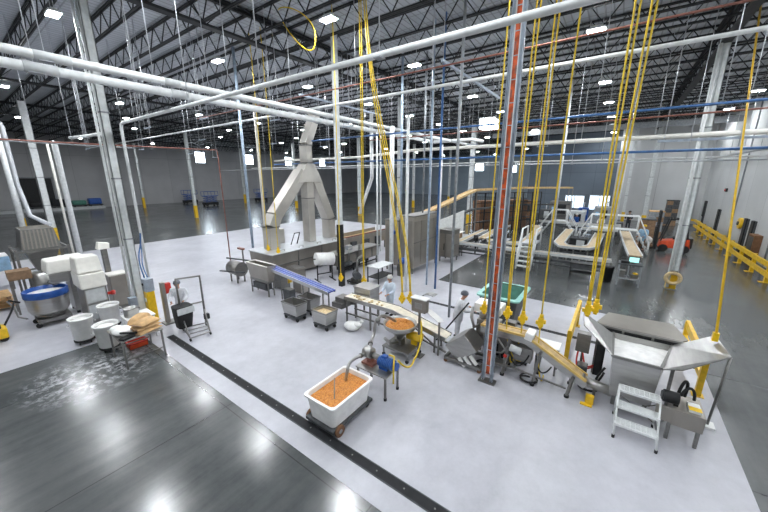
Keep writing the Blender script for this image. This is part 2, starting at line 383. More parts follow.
# ------------------------------------------------------------------ high-bay lights
def lamp0():
    t = T('high_bay_light', '', 'ceiling light', (0, 0, 10.8), 'high bay lights')
    MB().bb((-.17, -.30, 10.8), (.17, .30, 10.87)).bb((-.08, -.2, 10.87), (.08, .2, 10.95)).build('housing', WHITE, t)
    MB().bb((-.155, -.28, 10.785), (.155, .28, 10.8)).build('diffuser', LAMPM, t)
    for y in (-.2, .2): MB().cyl((0, y, 10.87), (0, y, 12.15), .008, 6).build('hanger', ALU, t)
    return t
NTH = ['first', 'second', 'third', 'fourth', 'fifth', 'sixth', 'seventh', 'eighth', 'ninth', 'tenth']
ROWS = [(-6.3, (-2.5, 4.5, 11.5, 18.5, 25.2, 32.1, 39.2, 46.3), 'along the right wall'),  # nearest lamps of this row are added to brighten the foreground floor
        (1.55, (-2.5, 3.0, 9.2, 15.7, 24.1, 30.6, 37.8, 43.7, 51), 'right of the orange bus bar'),  # nearest lamp is an unseen extra that lifts the foreground floor
        (9.05, (-2.2, 3.4, 9.25, 15.1, 22.9, 29.5, 36, 43), 'over the production line'),
        (16.3, (-2.2, 3.57, 9.15, 14.65, 20.6, 26.6, 32.6, 39), 'over the fryer and mixer'),
        (24.0, (-2.0, 3.8, 9.4, 15.2, 21.0, 27.0, 33, 39), 'behind the exhaust duct'),
        (31.2, (3.85, 9.5, 15.2, 21, 27), 'at the back edge of the pale floor'),
        (46.0, (6, 15, 25, 35, 45), 'in the dark hall'),
        (64.0, (5, 14, 23, 32, 41, 50), 'deepest in the dark hall'),  # filled out with extra lamps to brighten the hall and its wall
        (16.0, (47, 58, 70, 82), 'added as fill deep behind the conveyor loops'), (26.5, (48, 60, 72, 84), 'added as fill behind the tall stainless cabinets'), (38.5, (12, 22, 32, 42, 54, 66, 80), 'added as fill between hall and pale floor'), (52.5, (56, 68, 80), 'added as fill at the deepest corner'), (4.0, (60, 74), 'added as fill beyond the light far wall')]  # fill rows, added to lighten the back wall and the floor before it
first = True
for y, xs, where in ROWS:
    for i, x in enumerate(xs):
        if first: L0 = lamp0(); o = L0; o.location = (x, y, 10.8); first = False
        else: o = copy_tree(L0, (x, y, 10.8))
        o['label'] = 'LED high bay light, %s nearest in row %s' % (NTH[i], where)

t = T('panel_light', 'large glowing rectangular light box hung left of the orange bus bar', 'ceiling light', (25, 8.4, 9.5))
MB().bb((24.4, 7.9, 9.5), (25.6, 9.0, 9.62)).build('housing', WHITE, t); MB().bb((24.42, 7.92, 8.9), (25.58, 8.98, 9.5)).build('diffuser', WINL, t)
for y in (8.0, 8.9): MB().cyl((25, y, 9.62), (25, y, 12.15), .012, 6).build('hanger', ALU, t)
# ------------------------------------------------------------------ overhead pipes
def pipe(name, pts, r, m, label, hang=None, cat='pipe', n=12, band=None):
    t = T(name, label, cat, pts[0]); MB().tube(pts, r, n).build('tube', m, t)
    if hang:
        for p in hang:
            MB().cyl((p[0], p[1], p[2]+r*.9), (p[0], p[1], 12.15), .012, 6).build('hanger_rod', ALU, t)
            MB().bb((p[0]-r-.02, p[1]-r-.02, p[2]-r-.02), (p[0]+r+.02, p[1]+r+.02, p[2]-r)).build('saddle', GREY, t)
    if band:
        for a, b in band: MB().tube([a, b], r+.008, n).build('sleeve', LGREY, t)
    return t
HX = (2.15, 4.35, 6.6, 9.2, 12, 15, 18, 21, 24, 27)
pipe('insulated_pipe', [(-8, 11.25, 8.2), (29, 11.25, 8.2)], .105, WHITE, 'upper of the two thick white pipes crossing the top left', [(x, 11.25, 8.2) for x in HX], band=[((1.95, 11.25, 8.2), (2.6, 11.25, 8.2)), ((4.6, 11.25, 8.2), (5.0, 11.25, 8.2))])
pipe('insulated_pipe', [(-8, 12.55, 8.2), (24, 12.7, 8.2)], .128, WHITE, 'lower and thicker of the two white pipes crossing the top left', [(x, 12.56+.004*x, 8.2) for x in HX[:-1]], band=[((1.95, 12.56, 8.2), (2.6, 12.56, 8.2)), ((5.3, 12.57, 8.2), (5.8, 12.57, 8.2))])
pipe('insulated_pipe', [(24.5, 12.7, 8.2), (24.5, 9.6, 8.2), (26.2, 9.3, 8.2)], .12, WHITE, 'short white pipe stub with bends where the two thick pipes end')
pipe('drop_pipe', [(4.95, -3, 7.5), (4.82, 14.6, 7.5)] + [tuple(p) for p in bez((4.8, 15.6, 7.5), (4.79, 15.95, 7.5), (4.78, 16.0, 7.45), (4.78, 16.0, 7.1), 6)] + [(4.78, 16.0, FZ)], .054, WHITE, 'white pipe sweeping from top centre to a bend beside the big left column', [(4.86, y, 7.5) for y in (14.2, 10.5, 7, 3.6)])
pipe('white_pipe', [(11.15, -7.9, 8.6), (11.5, 50, 8.6)], .055, WHITE, 'thin white pipe running below the reddish pipe across the ceiling', [(11.2+.009*y, y, 8.6) for y in (-6, -3, 0, 3, 6, 9, 12, 16, 20)])
pipe('copper_pipe', [(10.55, -7.9, 9.0), (10.6, 22, 9.0)], .028, COPPER, 'reddish thin pipe slanting under the roof above the thin white one', [(10.57, y, 9.0) for y in (-2.2, .3, 2.9, 5.6, 9)])
pipe('air_pipe', [(13.5, -7.9, 7.5), (13.5, 14.9, 7.5)], .04, BLUEP, 'blue air pipe high across the right side, upper of two', [(13.5, y, 7.5) for y in (-5.5, -2, 1, 4, 8, 12)])
pipe('air_pipe', [(16.0, -7.9, 6.4), (16.0, 22, 6.4)], .045, BLUEP, 'dark blue air pipe, lower of two across the back line area', [(16.0, y, 6.4) for y in (-6, -3, 0, 3, 7, 11, 15)])
pipe('copper_pipe', [(15.2, -7.9, 7.5), (15.2, 12, 7.5)], .03, COPPER, 'thin reddish pipe between the two blue air pipes', [(15.2, y, 7.5) for y in (-4, 0, 4, 8)])
pipe('white_pipe', [(20.5, -7.9, 7.3), (20.5, 12, 7.3), (24.8, 21, 7.3), (24.8, 34, 7.3)], .105, OFFW, 'long off-white pipe passing the forklift column at mid height', [(20.5, y, 7.3) for y in (-6, -1, 2, 5, 8, 11)])
pipe('white_conduit', [(17.95, -4.5, 6.1), (17.95, 34, 6.1)], .03, ALU, 'slim pale conduit low across the middle of the hall', [(17.95, y, 6.1) for y in (-2, 2, 6, 10, 14, 18, 22, 26, 30)])
pipe('white_conduit', [(21, -7, 6.35), (21, 33, 6.35)], .035, WHITE, 'slim white conduit behind the pale one, at nearly the same height', [(21, y, 6.35) for y in (1, 5, 9, 13, 17, 21, 25, 29)])
pipe('copper_pipe', [(-6, 20, 6.9), (3.5, 19.6, 6.9), (10.25, 19.5, 7.0), (10.3, 19.5, 6.8), (10.3, 19.5, FZ)], .032, COPPER, 'rust red pipe that turns down to the floor left of the fryer', [(x, 19.6, 6.9) for x in (1, 4, 7)])
pipe('drop_pipe', [(10.75, 17.55, 12.1), (10.75, 17.55, 1.3)], .075, PALEBLUE, 'tall pale blue vertical tube at the left end of the fryer')
pipe('white_conduit', [(-4, 22, 7.0), (7, 21.8, 7.0)], .025, GREY, 'thin grey pipe high behind the big left column', [(x, 21.9, 7.0) for x in (1.5, 3.2, 5, 6.6)])
pipe('white_conduit', [(3.9, 19.3, 7.1), (4.1, 18.4, 7.1), (4.3, 15.6, 7.1)], .06, WHITE, 'short white pipe with a bend just left of the big column', [(4.15, 18.0, 7.1), (4.27, 16.1, 7.1)])
pipe('drop_pipe', [(15.35, 23, 12.1), (15.35, 23, .9)], .12, CREAM, 'cream vertical pipe standing left of the exhaust duct')
for x_, y_, r_, m_, z0, lab in ((12.7, 7.85, .07, WHITE, FZ, 'white vertical pipe right of the yellow cord bundle'),
        (13.9, 6.85, .05, BLUEP, FZ, 'blue vertical pipe in front of the tall stainless cabinet'),
        (11.2, 4.85, .05, GREY, FZ, 'grey vertical pipe rising behind the control box'),
        (18.0, 8.8, .09, WHITE, FZ, 'white vertical pipe at the right edge of the tall stainless cabinet'),
        (16.3, 10.5, .07, PALEBLUE, 3.06, 'pale blue vertical pipe down into the tall stainless cabinet'),
        (17.2, 9.5, .05, GREY, 3.36, 'grey vertical pipe down into the tall stainless cabinet'),
        (14.45, 9.9, .12, WHITE, FZ, 'thick white vertical post-like pipe left of the tall stainless cabinets')):
    zt = {12.7: 8.05, 18.0: 7.3, 14.45: 8.0}.get(x_, 12.1)
    pipe('drop_pipe', [(x_, y_, zt), (x_, y_, z0)], r_, m_, lab)
for x_, y_, r_, m_, zt, lab in ((15.0, 11.3, .05, WHITE, 8.0, 'slim white vertical pipe just left of the thick post-like pipe'), (19.2, 10.1, .06, WHITE, 12.1, 'slim white vertical pipe between the tall and the lower stainless cabinets'), (14.2, 7.5, .05, PALEBLUE, 12.1, 'pale blue vertical pipe near the grey one, before the cabinets'), (19.0, 14.0, .06, WHITE, 9.5, 'slim white vertical pipe behind the slanted white tube'), (23.5, 6.3, .05, WHITE, 12.1, 'slim white vertical pipe among the conveyor loops, left of the white stairs'), (25.5, 3.4, .05, WHITE, 12.1, 'slim white vertical pipe beside the U-shaped conveyor loop'), (27.0, -.1, .05, WHITE, 12.1, 'slim white vertical pipe by the white crossover stairs'), (29.0, 6.9, .05, ALU, 12.1, 'slim grey vertical pipe before the mesh enclosure')):
    pipe('drop_pipe', [(x_, y_, zt), (x_, y_, FZ if x_ < 22 else 0)], r_, m_, lab)
# left edge white vent pipes
pipe('vent_pipe', [(5.4, 31.4, 7.7), (5.45, 31.4, 7.7), (5.5, 31.5, 7.5), (5.5, 31.5, FZ)], .165, WHITE, 'white vertical pipe standing between ribbed hopper and big column, right of a twin')
pipe('vent_pipe', [(5.12, 31.3, 7.6), (5.12, 31.3, FZ)], .07, OFFW, 'thin twin pipe tight along the left of a white pipe behind the mixers')
pipe('vent_pipe', [(1.9, 29.0, 5.5)] + arc((2.5, 29.0, 8.2), .55, PI, 0, 8, (0, 2)) + [(3.05, 29.0, 5), (3.2, 28.7, 3.2), (3.9, 28.2, 2.6)], .12, ALU, 'silvery vent pipe with a gooseneck top at the far left edge')
pipe('vent_pipe', [(3.3, 34, 8.5), (3.3, 34, 1)], .16, WHITE, 'white vertical pipe at the far left edge in front of the columns')
# struts
def strut(a, b, hang, label):
    t = T('ceiling_strut', label, 'strut', a); MB().bar(a, b, .09, .09).build('channel', STRUT, t)
    for p in hang: MB().cyl((p[0], p[1], p[2]), (p[0], p[1], 12.15), .015, 6).build('hanger_rod', ALU, t)
strut((11.5, 5.75, 9.5), (18.4, 5.8, 9.5), [(11.6, 5.75, 9.5), (18.2, 5.8, 9.5)], 'grey strut channel hung just left of the orange bus bar')
strut((11.8, 13.75, 9.5), (18.8, 13.7, 9.5), [(12, 13.75, 9.5), (15.5, 13.7, 9.5), (18.6, 13.7, 9.5)], 'grey strut channel hung above the exhaust duct')
strut((18.0, -7.5, 6.9), (18.0, -1.0, 6.9), [(18, -4.5, 6.9), (18, -1.2, 6.9)], 'pale strut channel hung beside the forklift column')
# ladder cable tray along the right wall
t = T('cable_tray', 'grey ladder cable tray running along the right wall at mid height', 'cable tray', (22, -6.6, 7.1))
m = MB(); m.bar((22, -6.35, 7.1), (51.9, -6.35, 7.1), .04, .1).bar((22, -6.85, 7.1), (51.9, -6.85, 7.1), .04, .1); m.build('side_rail', ALU, t)
r0_ = MB().bb((22.2, -6.85, 7.06), (22.24, -6.35, 7.09)).build('rung', ALU, t)
for i in range(1, 74): q_ = r0_.copy(); COL.objects.link(q_); q_.location = (i*.4, 0, 0)
m = MB()
for y in (-6.7, -6.6, -6.5): m.tube([(22, y, 7.13), (51.9, y, 7.13)], .035, 6)
m.build('cable', BLACK, t)
for i in range(9): MB().cyl((23+i*3.5, -6.6, 7.1), (23+i*3.5, -6.6, 12.15), .015, 6).build('hanger_rod', ALU, t)
# yellow air hose loop in the ceiling
t = tag(MB().tube(bez((9.0, 11.4, 11.6), (8.2, 10.2, 11.3), (9.6, 9.6, 11.2), (9.3, 9.9, 10.1)) + bez((9.3, 9.9, 10.1), (9.2, 10.1, 9.8), (9.0, 10.8, 10.6), (9.1, 11.3, 11.2)), .02, 8).build('air_hose', CORD), 'loop of yellow hose hanging from the dark girder at top left', 'hose')

# thin suspension rods scattered through the ceiling, each carrying a short trapeze
k = 0
WHERE = ['above the fryer', 'left of the exhaust duct', 'behind the big left column', 'above the blue belt', 'right of the exhaust duct', 'above the stainless cabinet']
for (x, y, z) in ((6.2, 17.5, 7.6), (7.4, 14.8, 7.9), (9.0, 18.5, 7.4), (9.8, 13.2, 8.0), (12.5, 17.2, 7.4), (13.2, 11.8, 8.0), (15.5, 16.0, 7.4), (18.0, 17.0, 7.0), (18.6, 12.0, 7.8), (20.5, 18.5, 7.0), (7.5, 22.5, 7.0), (10.8, 24.0, 7.0), (14.0, 27.0, 7.0), (5.6, 24.5, 7.0), (22, 8.5, 7.6), (24, 4.5, 7.4)):
    t = T('trapeze_hanger', 'thin pale trapeze hanger with two rods, %s' % ['over the fryer front', 'over the open floor behind the duct', 'over the conveyor loops'][0 if y < 19 and x < 21 else (1 if y >= 18 else 2)], 'hanger', (x, y, z), 'trapeze hangers')
    MB().bar((x, y-.35, z), (x, y+.35, z), .05, .05).build('crossbar', STRUT, t)
    for s in (-.3, .3): MB().cyl((x, y+s, z), (x, y+s, 12.15), .013, 6).build('rod', ALU, t)

# ------------------------------------------------------------------ orange bus bar post
bx, by = 7.95, 2.22
t = T('bus_bar_post', 'floor-to-ceiling bus bar post with orange strip between grey strut channels', 'post', (bx, by, 0))
for s in (-1, 1):
    m = MB(); y = by+s*.115
    m.bb((bx-.05, y-.035, .05), (bx-.045+.09, y-.03, 11.2)).bb((bx-.05, y+.03, .05), (bx+.04, y+.035, 11.2)).bb((bx+.03, y-.03, .05), (bx+.04, y+.03, 11.2)).bb((bx-.05, y-.035, .05), (bx-.045, y-.012, 11.2)).bb((bx-.05, y+.012, .05), (bx-.045, y+.035, 11.2))
    m.build('channel', STRUT, t)
    MB().bb((bx-.035, by+s*.062-.012, .3), (bx, by+s*.062+.012, 11.2)).build('edge_strip', WHITE, t)
MB().bb((bx-.02, by-.05, .25), (bx, by+.05, 11.2)).build('bus_strip', ORANGE, t)
for i in range(23): z = .5+i*.47; MB().bb((bx-.03, by-.05, z), (bx-.02, by+.05, z+.018)).build('clip', STRUT, t)
for i in range(23):
    z = .62+i*.47; MB().bb((bx-.03, by-(.045 if i % 2 else -.008), z), (bx-.02, by-(.012 if i % 2 else -.04), z+.16)).build('joint_cover', COPPER, t)
MB().bb((bx-.12, by-.22, FZ), (bx+.12, by+.22, .05)).build('base_plate', STEELD, t)

# ------------------------------------------------------------------ yellow power drops
def drop(x, y, z, label, n=2, top=None, sway=.05):
    t = T('power_drop', label, 'power cord', (x, y, z), 'yellow power drops')
    tx, ty, tz = top or (x, y, 12.15)
    for i in range(n):
        s = (i-(n-1)/2)*.09
        p = bez((tx, ty+s, 12.15), (tx+.1, ty+s, tz*.65+z*.35), (x, y+s*.8+sway, tz*.3+z*.7), (x, y+s*.35, z+.12), 18)
        MB().tube(p, .019, 6).build('cord', CORD, t)
    m = MB(); m.bb((x-.05, y-.065, z-.11), (x+.05, y+.065, z+.12)).cyl((x, y, z+.12), (x, y, z+.22), .05, 10).cyl((x, y, z-.11), (x, y, z-.17), .045, 10).bb((x-.04, y+.065, z-.07), (x+.04, y+.12, z+.02)).bb((x-.04, y-.12, z-.02), (x+.04, y-.065, z+.07))
    m.build('plug', PLUG, t)
    return t
drop(8.8, 5.57, 1.40, 'yellow cord and plug of the bundle, left plug beside the control box', 2, (10, 8.05, 11.2), 0)
drop(8.8, 5.25, 1.50, 'yellow cord and plug of the bundle, right plug touching the control box', 2, (10, 8.05, 11.2), 0)
drop(8.8, 2.72, 1.75, 'yellow cord and plug hanging just left of the orange bus bar', 1)
drop(8.8, 2.06, 1.77, 'pair of yellow cords, first plug right of the orange bus bar', 2)
drop(8.8, 1.65, 1.72, 'pair of yellow cords, second plug right of the orange bus bar', 2)
drop(8.8, 1.20, 1.74, 'pair of yellow cords, third plug right of the orange bus bar', 1)
drop(8.8, .21, 2.35, 'pair of yellow cords ending beside the left yellow barrier', 2)
drop(8.92, .06, 2.4, 'pair of yellow cords right of the pair by the left yellow barrier', 2, (8.8, -.08, 12.15), 0)
drop(10.3, 9.88, .95, 'yellow cord dropping beside the dark utility post over the blue belt', 1)
drop(10.3, 8.5, 1.08, 'yellow cord dropping to the white-topped hood box, right of the dark post', 2)
drop(10.3, 14.45, 1.58, 'yellow cord dropping in front of the fryer, right of the cream pipe', 1)
drop(10.3, 15.35, 1.62, 'yellow plug drop at the front left corner of the fryer', 1)
t = T('power_drop', 'single thick orange-yellow cord falling to the right wing of the big hopper', 'power cord', (9.95, -2.28, 1.75))
MB().tube([(18.6, -3.1, 12.15), (9.95, -2.28, 2.0)], .026, 8).build('cord', YELLOW, t)
MB().bb((9.9, -2.33, 1.80), (10.0, -2.23, 2.0)).build('plug', PLUG, t)
for y in (1.98, 2.66): pass
# slack yellow cords hanging down in loops below the plugs
def slack(a, b, sag, label, r=.016):
    a, b = V(a), V(b); tag(MB().tube(bez(a, a+V((0, 0, -sag)), b+V((0, 0, -sag*.6)), b), r, 6).build('extension_cord', CORD), label, 'cord')
slack((8.8, 2.06, 1.6), (8.75, 1.5, .75), 1.1, 'slack yellow cord looping below the first plug right of bus bar')
slack((8.8, 1.65, 1.56), (8.7, 1.85, .55), .9, 'slack yellow cord dangling below the second plug right of bus bar')
slack((8.8, 1.20, 1.56), (8.6, .95, .35), 1.0, 'slack yellow cord falling in front of the descending tan belt')
tag(MB().tube([(8.8, 5.25, 1.33)] + [tuple(p) for p in bez((8.25, 4.6, 1.35), (7.95, 4.3, 1.2), (7.8, 4.15, .75), (7.3, 4.1, .45), 10)] + [tuple(p) for p in bez((7.1, 4.08, .38), (6.8, 3.98, .34), (6.4, 3.9, .55), (6.1, 3.95, .95), 10)], .026, 8).build('extension_cord', CORD), 'yellow cord looping from the bundle down to the blue pump motor', 'cord')

# ------------------------------------------------------------------ PRODUCTION LINE
# dark utility post
t = T('utility_post', 'tall grey utility post with black lower half between duct and cords', 'post', (11.48, 11.1, 0))
MB().bb((11.38, 10.86, 3.2), (11.58, 11.06, 12.15)).build('upper_shaft', COLUMN, t)
MB().bb((11.36, 10.84, FZ), (11.60, 11.08, 3.2)).build('lower_shaft', BLACKM, t)

# fryer
t = T('fryer', 'long stainless fryer tank under the three-legged exhaust duct', 'fryer', (12.5, 15.5, 0))
MB().hexa([(9.85, 14.4, .15), (15.3, 14.4, .15), (15.3, 16.3, .15), (9.85, 16.3, .15)], [(9.8, 14.3, 1.45), (15.4, 14.3, 1.45), (15.4, 16.4, 1.45), (9.8, 16.4, 1.45)]).build('tank', STEELW, t, .02)
m = MB().bb((9.75, 14.22, 1.45), (15.45, 16.45, 1.5)); m.build('lid', ALU, t, .01)
m = MB()
for x in (10.6, 11.9, 13.3, 14.6): m.tube([(x-.15, 14.5, 1.5), (x-.15, 14.5, 1.6), (x+.15, 14.5, 1.6), (x+.15, 14.5, 1.5)], .015, 6)
m.build('lid_handle', STEELD, t)
MB().bb((9.9, 14.3, .80), (15.25, 14.4, .86)).bb((11.5, 14.3, .2), (11.56, 14.42, 1.44)).bb((13.3, 14.3, .2), (13.36, 14.42, 1.44)).build('rib', STEELD, t)
legs(t, [(x, y) for x in (10, 11.8, 13.5, 15.2) for y in (14.55, 16.2)], FZ, .17, STEELD, .08)
MB().bb((11.7, 16.6, FZ), (12.4, 17.2, 2.35)).build('control_cabinet', DUCT, t, .02)
t = T('oven_conveyor', 'second long dark tank with a brown open belt continuing the fryer to the right', 'conveyor', (17.8, 15.2, 0))
MB().bb((15.6, 14.55, .6), (20.6, 14.62, 1.42)).bb((15.6, 15.75, .6), (20.6, 15.82, 1.5)).bb((15.6, 14.62, .6), (20.6, 15.75, .7)).build('trough', STEELW, t)
MB().bb((15.6, 14.64, 1.15), (20.6, 15.73, 1.25)).build('belt', BELTY, t)
MB().bar((15.6, 14.58, 1.47), (20.6, 14.58, 1.47), .1, .07).build('rail', COPPER, t)
legs(t, [(x, y) for x in (15.8, 18, 20.4) for y in (14.65, 15.7)], FZ, .6, STEELD, .08)
for x in (16.2, 17.6, 19.0): MB().bb((x, 14.35, .3), (x+.5, 14.545, 1.1)).build('motor_box', DGREY, t)

# exhaust duct with three legs
t = T('exhaust_duct', 'big stainless exhaust duct joining three legs over the fryer', 'duct', (13.5, 15.6, 1.5))
def sq(pts, w0, d0, m=None):
    m = m or MB()
    for (a, b) in zip(pts, pts[1:]): m.bar(a, b, w0, d0, (0, 1, 0))
    return m
Yd = 15.6
sq([(10.75, Yd, 1.5), (10.75, Yd, 2.75), (11.05, Yd, 3.35), (13.15, Yd, 5.75)], .62, .7).build('left_leg', DUCT, t, .02)
sq([(13.55, Yd, 1.5), (13.55, Yd, 5.9)], .52, .6).build('middle_leg', DUCT, t, .02)
sq([(15.25, Yd, 1.5), (15.25, Yd, 2.75), (15.0, Yd, 3.3), (13.9, Yd, 5.75)], .6, .68).build('right_leg', DUCT, t, .02)
MB().hexa([(12.6, Yd-.4, 5.15), (14.5, Yd-.4, 5.15), (14.5, Yd+.4, 5.15), (12.6, Yd+.4, 5.15)], [(13.3, Yd-.36, 6.25), (13.95, Yd-.36, 6.25), (13.95, Yd+.36, 6.25), (13.3, Yd+.36, 6.25)]).build('junction', DUCT, t, .02)
sq([(13.6, Yd, 6.2), (13.6, Yd, 7.35), (14.35, Yd, 8.9), (14.5, Yd, 9.25)], .46, .6).build('riser', DUCT, t, .02)
m = MB()
for p, d in (((10.75, Yd, 2.75), (.7, .78, .05)), ((13.55, Yd, 4.2), (.6, .68, .05)), ((15.25, Yd, 2.75), (.68, .76, .05)), ((13.6, Yd, 6.3), (.58, .7, .05)), ((13.6, Yd, 7.3), (.56, .7, .05))): m.box(p, d)
m.build('flange', STEELD, t)
m = MB().tube([(11.9, Yd-.2, 1.55), (12.2, Yd-.2, 2.2), (12.6, Yd-.2, 2.2)], .03, 6).tube([(12.6, Yd-.2, 2.2), (12.35, Yd-.2, 1.55)], .03, 6); m.build('lift_handle', BLACKM, t)
# white slanted pipe right of duct
pipe('slanted_tube', [(16.6, 14.0, 3.05), (17.6, 13.7, 5.4), (17.6, 13.7, 9.45)], .12, WHITE, 'white slanted tube leading up right of the exhaust duct')

# infeed unit in front of the fryer
t = T('infeed_gearbox', 'dull steel drum unit on legs at the left end of the fryer', 'machine', (9.0, 16.1, 0))
MB().cyl((8.75, 15.55, .75), (8.75, 16.45, .75), .38, 20).build('drum', STEELD, t)
MB().bar((8.3, 16.9, .55), (8.5, 14.9, .75), .1, .06).bar((8.9, 17.2, 1.1), (9.2, 15.4, 1.15), .1, .06).build('guide_bar', DGREY, t)
legs(t, [(8.55, 15.7), (8.95, 15.7), (8.55, 16.3), (8.95, 16.3)], FZ, .6, STEELD, .06)
MB().bb((9.5, 16.6, 1.5), (9.65, 17.1, 1.6)).build('red_handle', COPPER, t)
MB().bar((9.62, 16.8, FZ), (9.62, 16.8, 1.5), .06, .06).build('stand', STEELD, t)
t = T('discharge_hopper', 'open stainless hopper on legs feeding the blue belt', 'hopper', (8.5, 13.3, 0))
m = MB(); X0, X1, Y0, Y1 = 8.2, 8.66, 12.45, 14.1
m.plate([(X0, Y0, 1.5), (X0, Y1, 1.5), (X0+.10, Y1-.1, .75), (X0+.10, Y0+.1, .75)], .02).plate([(X1, Y0, 1.5), (X1, Y1, 1.5), (X1-.08, Y1-.1, .75), (X1-.08, Y0+.1, .75)], .02)
m.plate([(X0, Y0, 1.5), (X1, Y0, 1.5), (X1-.08, Y0+.1, .75), (X0+.10, Y0+.1, .75)], .02).plate([(X0, Y1, 1.5), (X1, Y1, 1.5), (X1-.08, Y1-.1, .75), (X0+.10, Y1-.1, .75)], .02)
m.build('bin', STEELW, t)
m = MB()
m.bar((X0, Y0, 1.51), (X0, Y1, 1.51), .06, .03).bar((X1, Y0, 1.51), (X1, Y1, 1.51), .08, .03).bar((X0, Y1, 1.51), (X1, Y1, 1.51), .08, .03)
m.build('rim', OFFW, t)
MB().bb((8.27, 12.6, .66), (8.62, 14.0, .78)).build('belt_bed', STEELD, t)
legs(t, [(8.3, 12.62), (8.6, 12.62), (8.3, 13.95), (8.6, 13.95)], FZ, .68, STEELD, .05)
MB().bar((8.3, 12.62, .3), (8.3, 13.95, .3), .04, .04).bar((8.6, 12.62, .3), (8.6, 13.95, .3), .04, .04).bb((8.28, 12.8, .29), (8.62, 13.8, .58)).build('lower_frame', DGREY, t)
# blue belt conveyor
t = T('blue_conveyor', 'narrow conveyor with ridged blue belt sloping down to the line', 'conveyor', (8.7, 10.8, 0))
A_, B_ = V((8.66, 12.75, 1.36)), V((8.66, 8.85, .98))
MB().bar(A_, B_, .40, .05).build('belt', BELTB, t)
m = MB()
for s in (-1, 1): m.bar(A_+V((s*.22, 0, -.02)), B_+V((s*.22, 0, -.02)), .03, .14)
m.build('side_rail', ALU, t)
m = MB()
for s in (-.09, .07): m.bar(A_+V((s, 0, .03)), B_+V((s, 0, .03)), .03, .02)
m.build('belt_ridge', PALEBLUE, t)
legs(t, [(8.5, y) for y in (11.9, 10.4, 9.2)]+[(8.82, y) for y in (11.9, 10.4, 9.2)], FZ, 1.05, STEELD, .045)

# stainless carts
def cart(x0, x1, y0, y1, label, fill=None):
    t = T('meat_cart', label, 'cart', ((x0+x1)/2, (y0+y1)/2, 0), 'stainless carts'); t.name = 'bin_cart'
    ORG[t.name] = tuple(t.location)
    m = MB(); z0, z1, i = .26, .72, .05
    Q = lambda d, z: [(x0+d, y0+d, z), (x1-d, y0+d, z), (x1-d, y1-d, z), (x0+d, y1-d, z)]
    o, b = Q(0, z1), Q(i, z0)
    for k in range(4): m.plate([o[k], o[(k+1) % 4], b[(k+1) % 4], b[k]], .015)
    m.bb((x0+i, y0+i, z0-.01), (x1-i, y1-i, z0+.01)); m.build('tub', STEEL, t)
    m = MB()
    for k in range(4): m.bar(o[k], o[(k+1) % 4], .05, .03)
    m.build('rim', STEELD, t)
    MB().bb((x0+.04, y0+.04, .16), (x1-.04, y1-.04, .22)).build('chassis', DGREY, t)
    for x in (x0+.1, x1-.1):
        for y in (y0+.1, y1-.1): MB().cyl((x-.02, y, .083), (x+.02, y, .083), .08, 12).bb((x-.015, y-.02, .08), (x+.015, y+.02, .18)).build('caster', BLACK, t)
    if fill:
        m = MB(); n = 7; vs = []; fs = []
        for a in range(n+1):
            for b2 in range(n+1): vs.append((x0+.03+(x1-x0-.06)*a/n, y0+.03+(y1-y0-.06)*b2/n, .6+(R.random()-.3)*.08*(0 if a in (0, n) or b2 in (0, n) else 1)))
        for a in range(n):
            for b2 in range(n): q = a*(n+1)+b2; fs.append((q, q+1, q+n+2, q+n+1))
        m.add(vs, fs, True); m.build('contents', fill, t)
cart(7.22, 7.78, 9.32, 10.2, 'empty stainless cart nearest under the blue belt')
cart(7.95, 8.5, 9.35, 10.15, 'empty stainless cart tucked behind another under the blue belt')
cart(7.35, 7.95, 7.85, 8.62, 'stainless cart filled with pale scraps at the foot of the blue belt', FOOD2)

# white roll on a stand by the fryer
t = T('film_roll', 'big white roll on a dark stand in front of the fryer', 'roll', (11.6, 12.4, 0))
MB().cyl((11.2, 12.55, 1.25), (12.1, 12.15, 1.15), .34, 24).build('roll', PLASTIC, t)
m = MB(); m.bar((11.25, 12.5, FZ), (11.25, 12.5, 1.25), .05, .05).bar((12.05, 12.2, FZ), (12.05, 12.2, 1.2), .05, .05).bar((11.25, 12.5, .4), (12.05, 12.2, .4), .05, .05).bar((11.1, 12.1, .03), (11.4, 12.9, .03), .05, .05).bar((11.9, 11.8, .03), (12.2, 12.6, .03), .05, .05).cyl((11.1, 12.6, 1.25), (12.2, 12.1, 1.14), .03, 10); m.build('stand', BLACKM, t)

# prep tables and clutter between fryer and line
def table(x0, x1, y0, y1, h, label, top=STEEL, leg=STEELD, shelf=True, name='work_table', th=.04):
    t = T(name, label, 'table', ((x0+x1)/2, (y0+y1)/2, 0))
    MB().bb((x0, y0, h-th), (x1, y1, h)).build('tabletop', top, t, .008)
    legs(t, [(x0+.05, y0+.05), (x1-.05, y0+.05), (x0+.05, y1-.05), (x1-.05, y1-.05)], FZ, h-th, leg, .045)
    if shelf: MB().bb((x0+.04, y0+.04, .28), (x1-.04, y1-.04, .31)).build('shelf', leg, t)
    return t
table(12.7, 14.1, 9.5, 10.3, .9, 'white-topped work table in front of the tall stainless cabinet', WHITE, BLACKM)
t = T('dewatering_unit', 'dark steel tank unit on a frame between the utility post and the brown oven belt', 'machine', (14.4, 12.7, 0))
MB().bb((12.7, 12.25, .5), (16.4, 13.2, 1.15)).build('tank', STEELD, t, .02)
for k in range(5): MB().bb((12.8+k*.73, 12.22, .55), (13.35+k*.73, 12.25, 1.08)).build('panel', STEELW, t)
MB().bb((12.65, 12.2, 1.15), (16.45, 13.25, 1.2)).build('rim', STEEL, t)
legs(t, [(x, y) for x in (12.8, 14.0, 15.2, 16.3) for y in (12.35, 13.1)], FZ, .5, BLACKM, .08)
MB().bar((12.8, 12.35, .25), (16.3, 12.35, .25), .06, .06).bb((13.2, 12.5, .1), (14.8, 13.0, .45)).build('lower_frame', BLACKM, t)
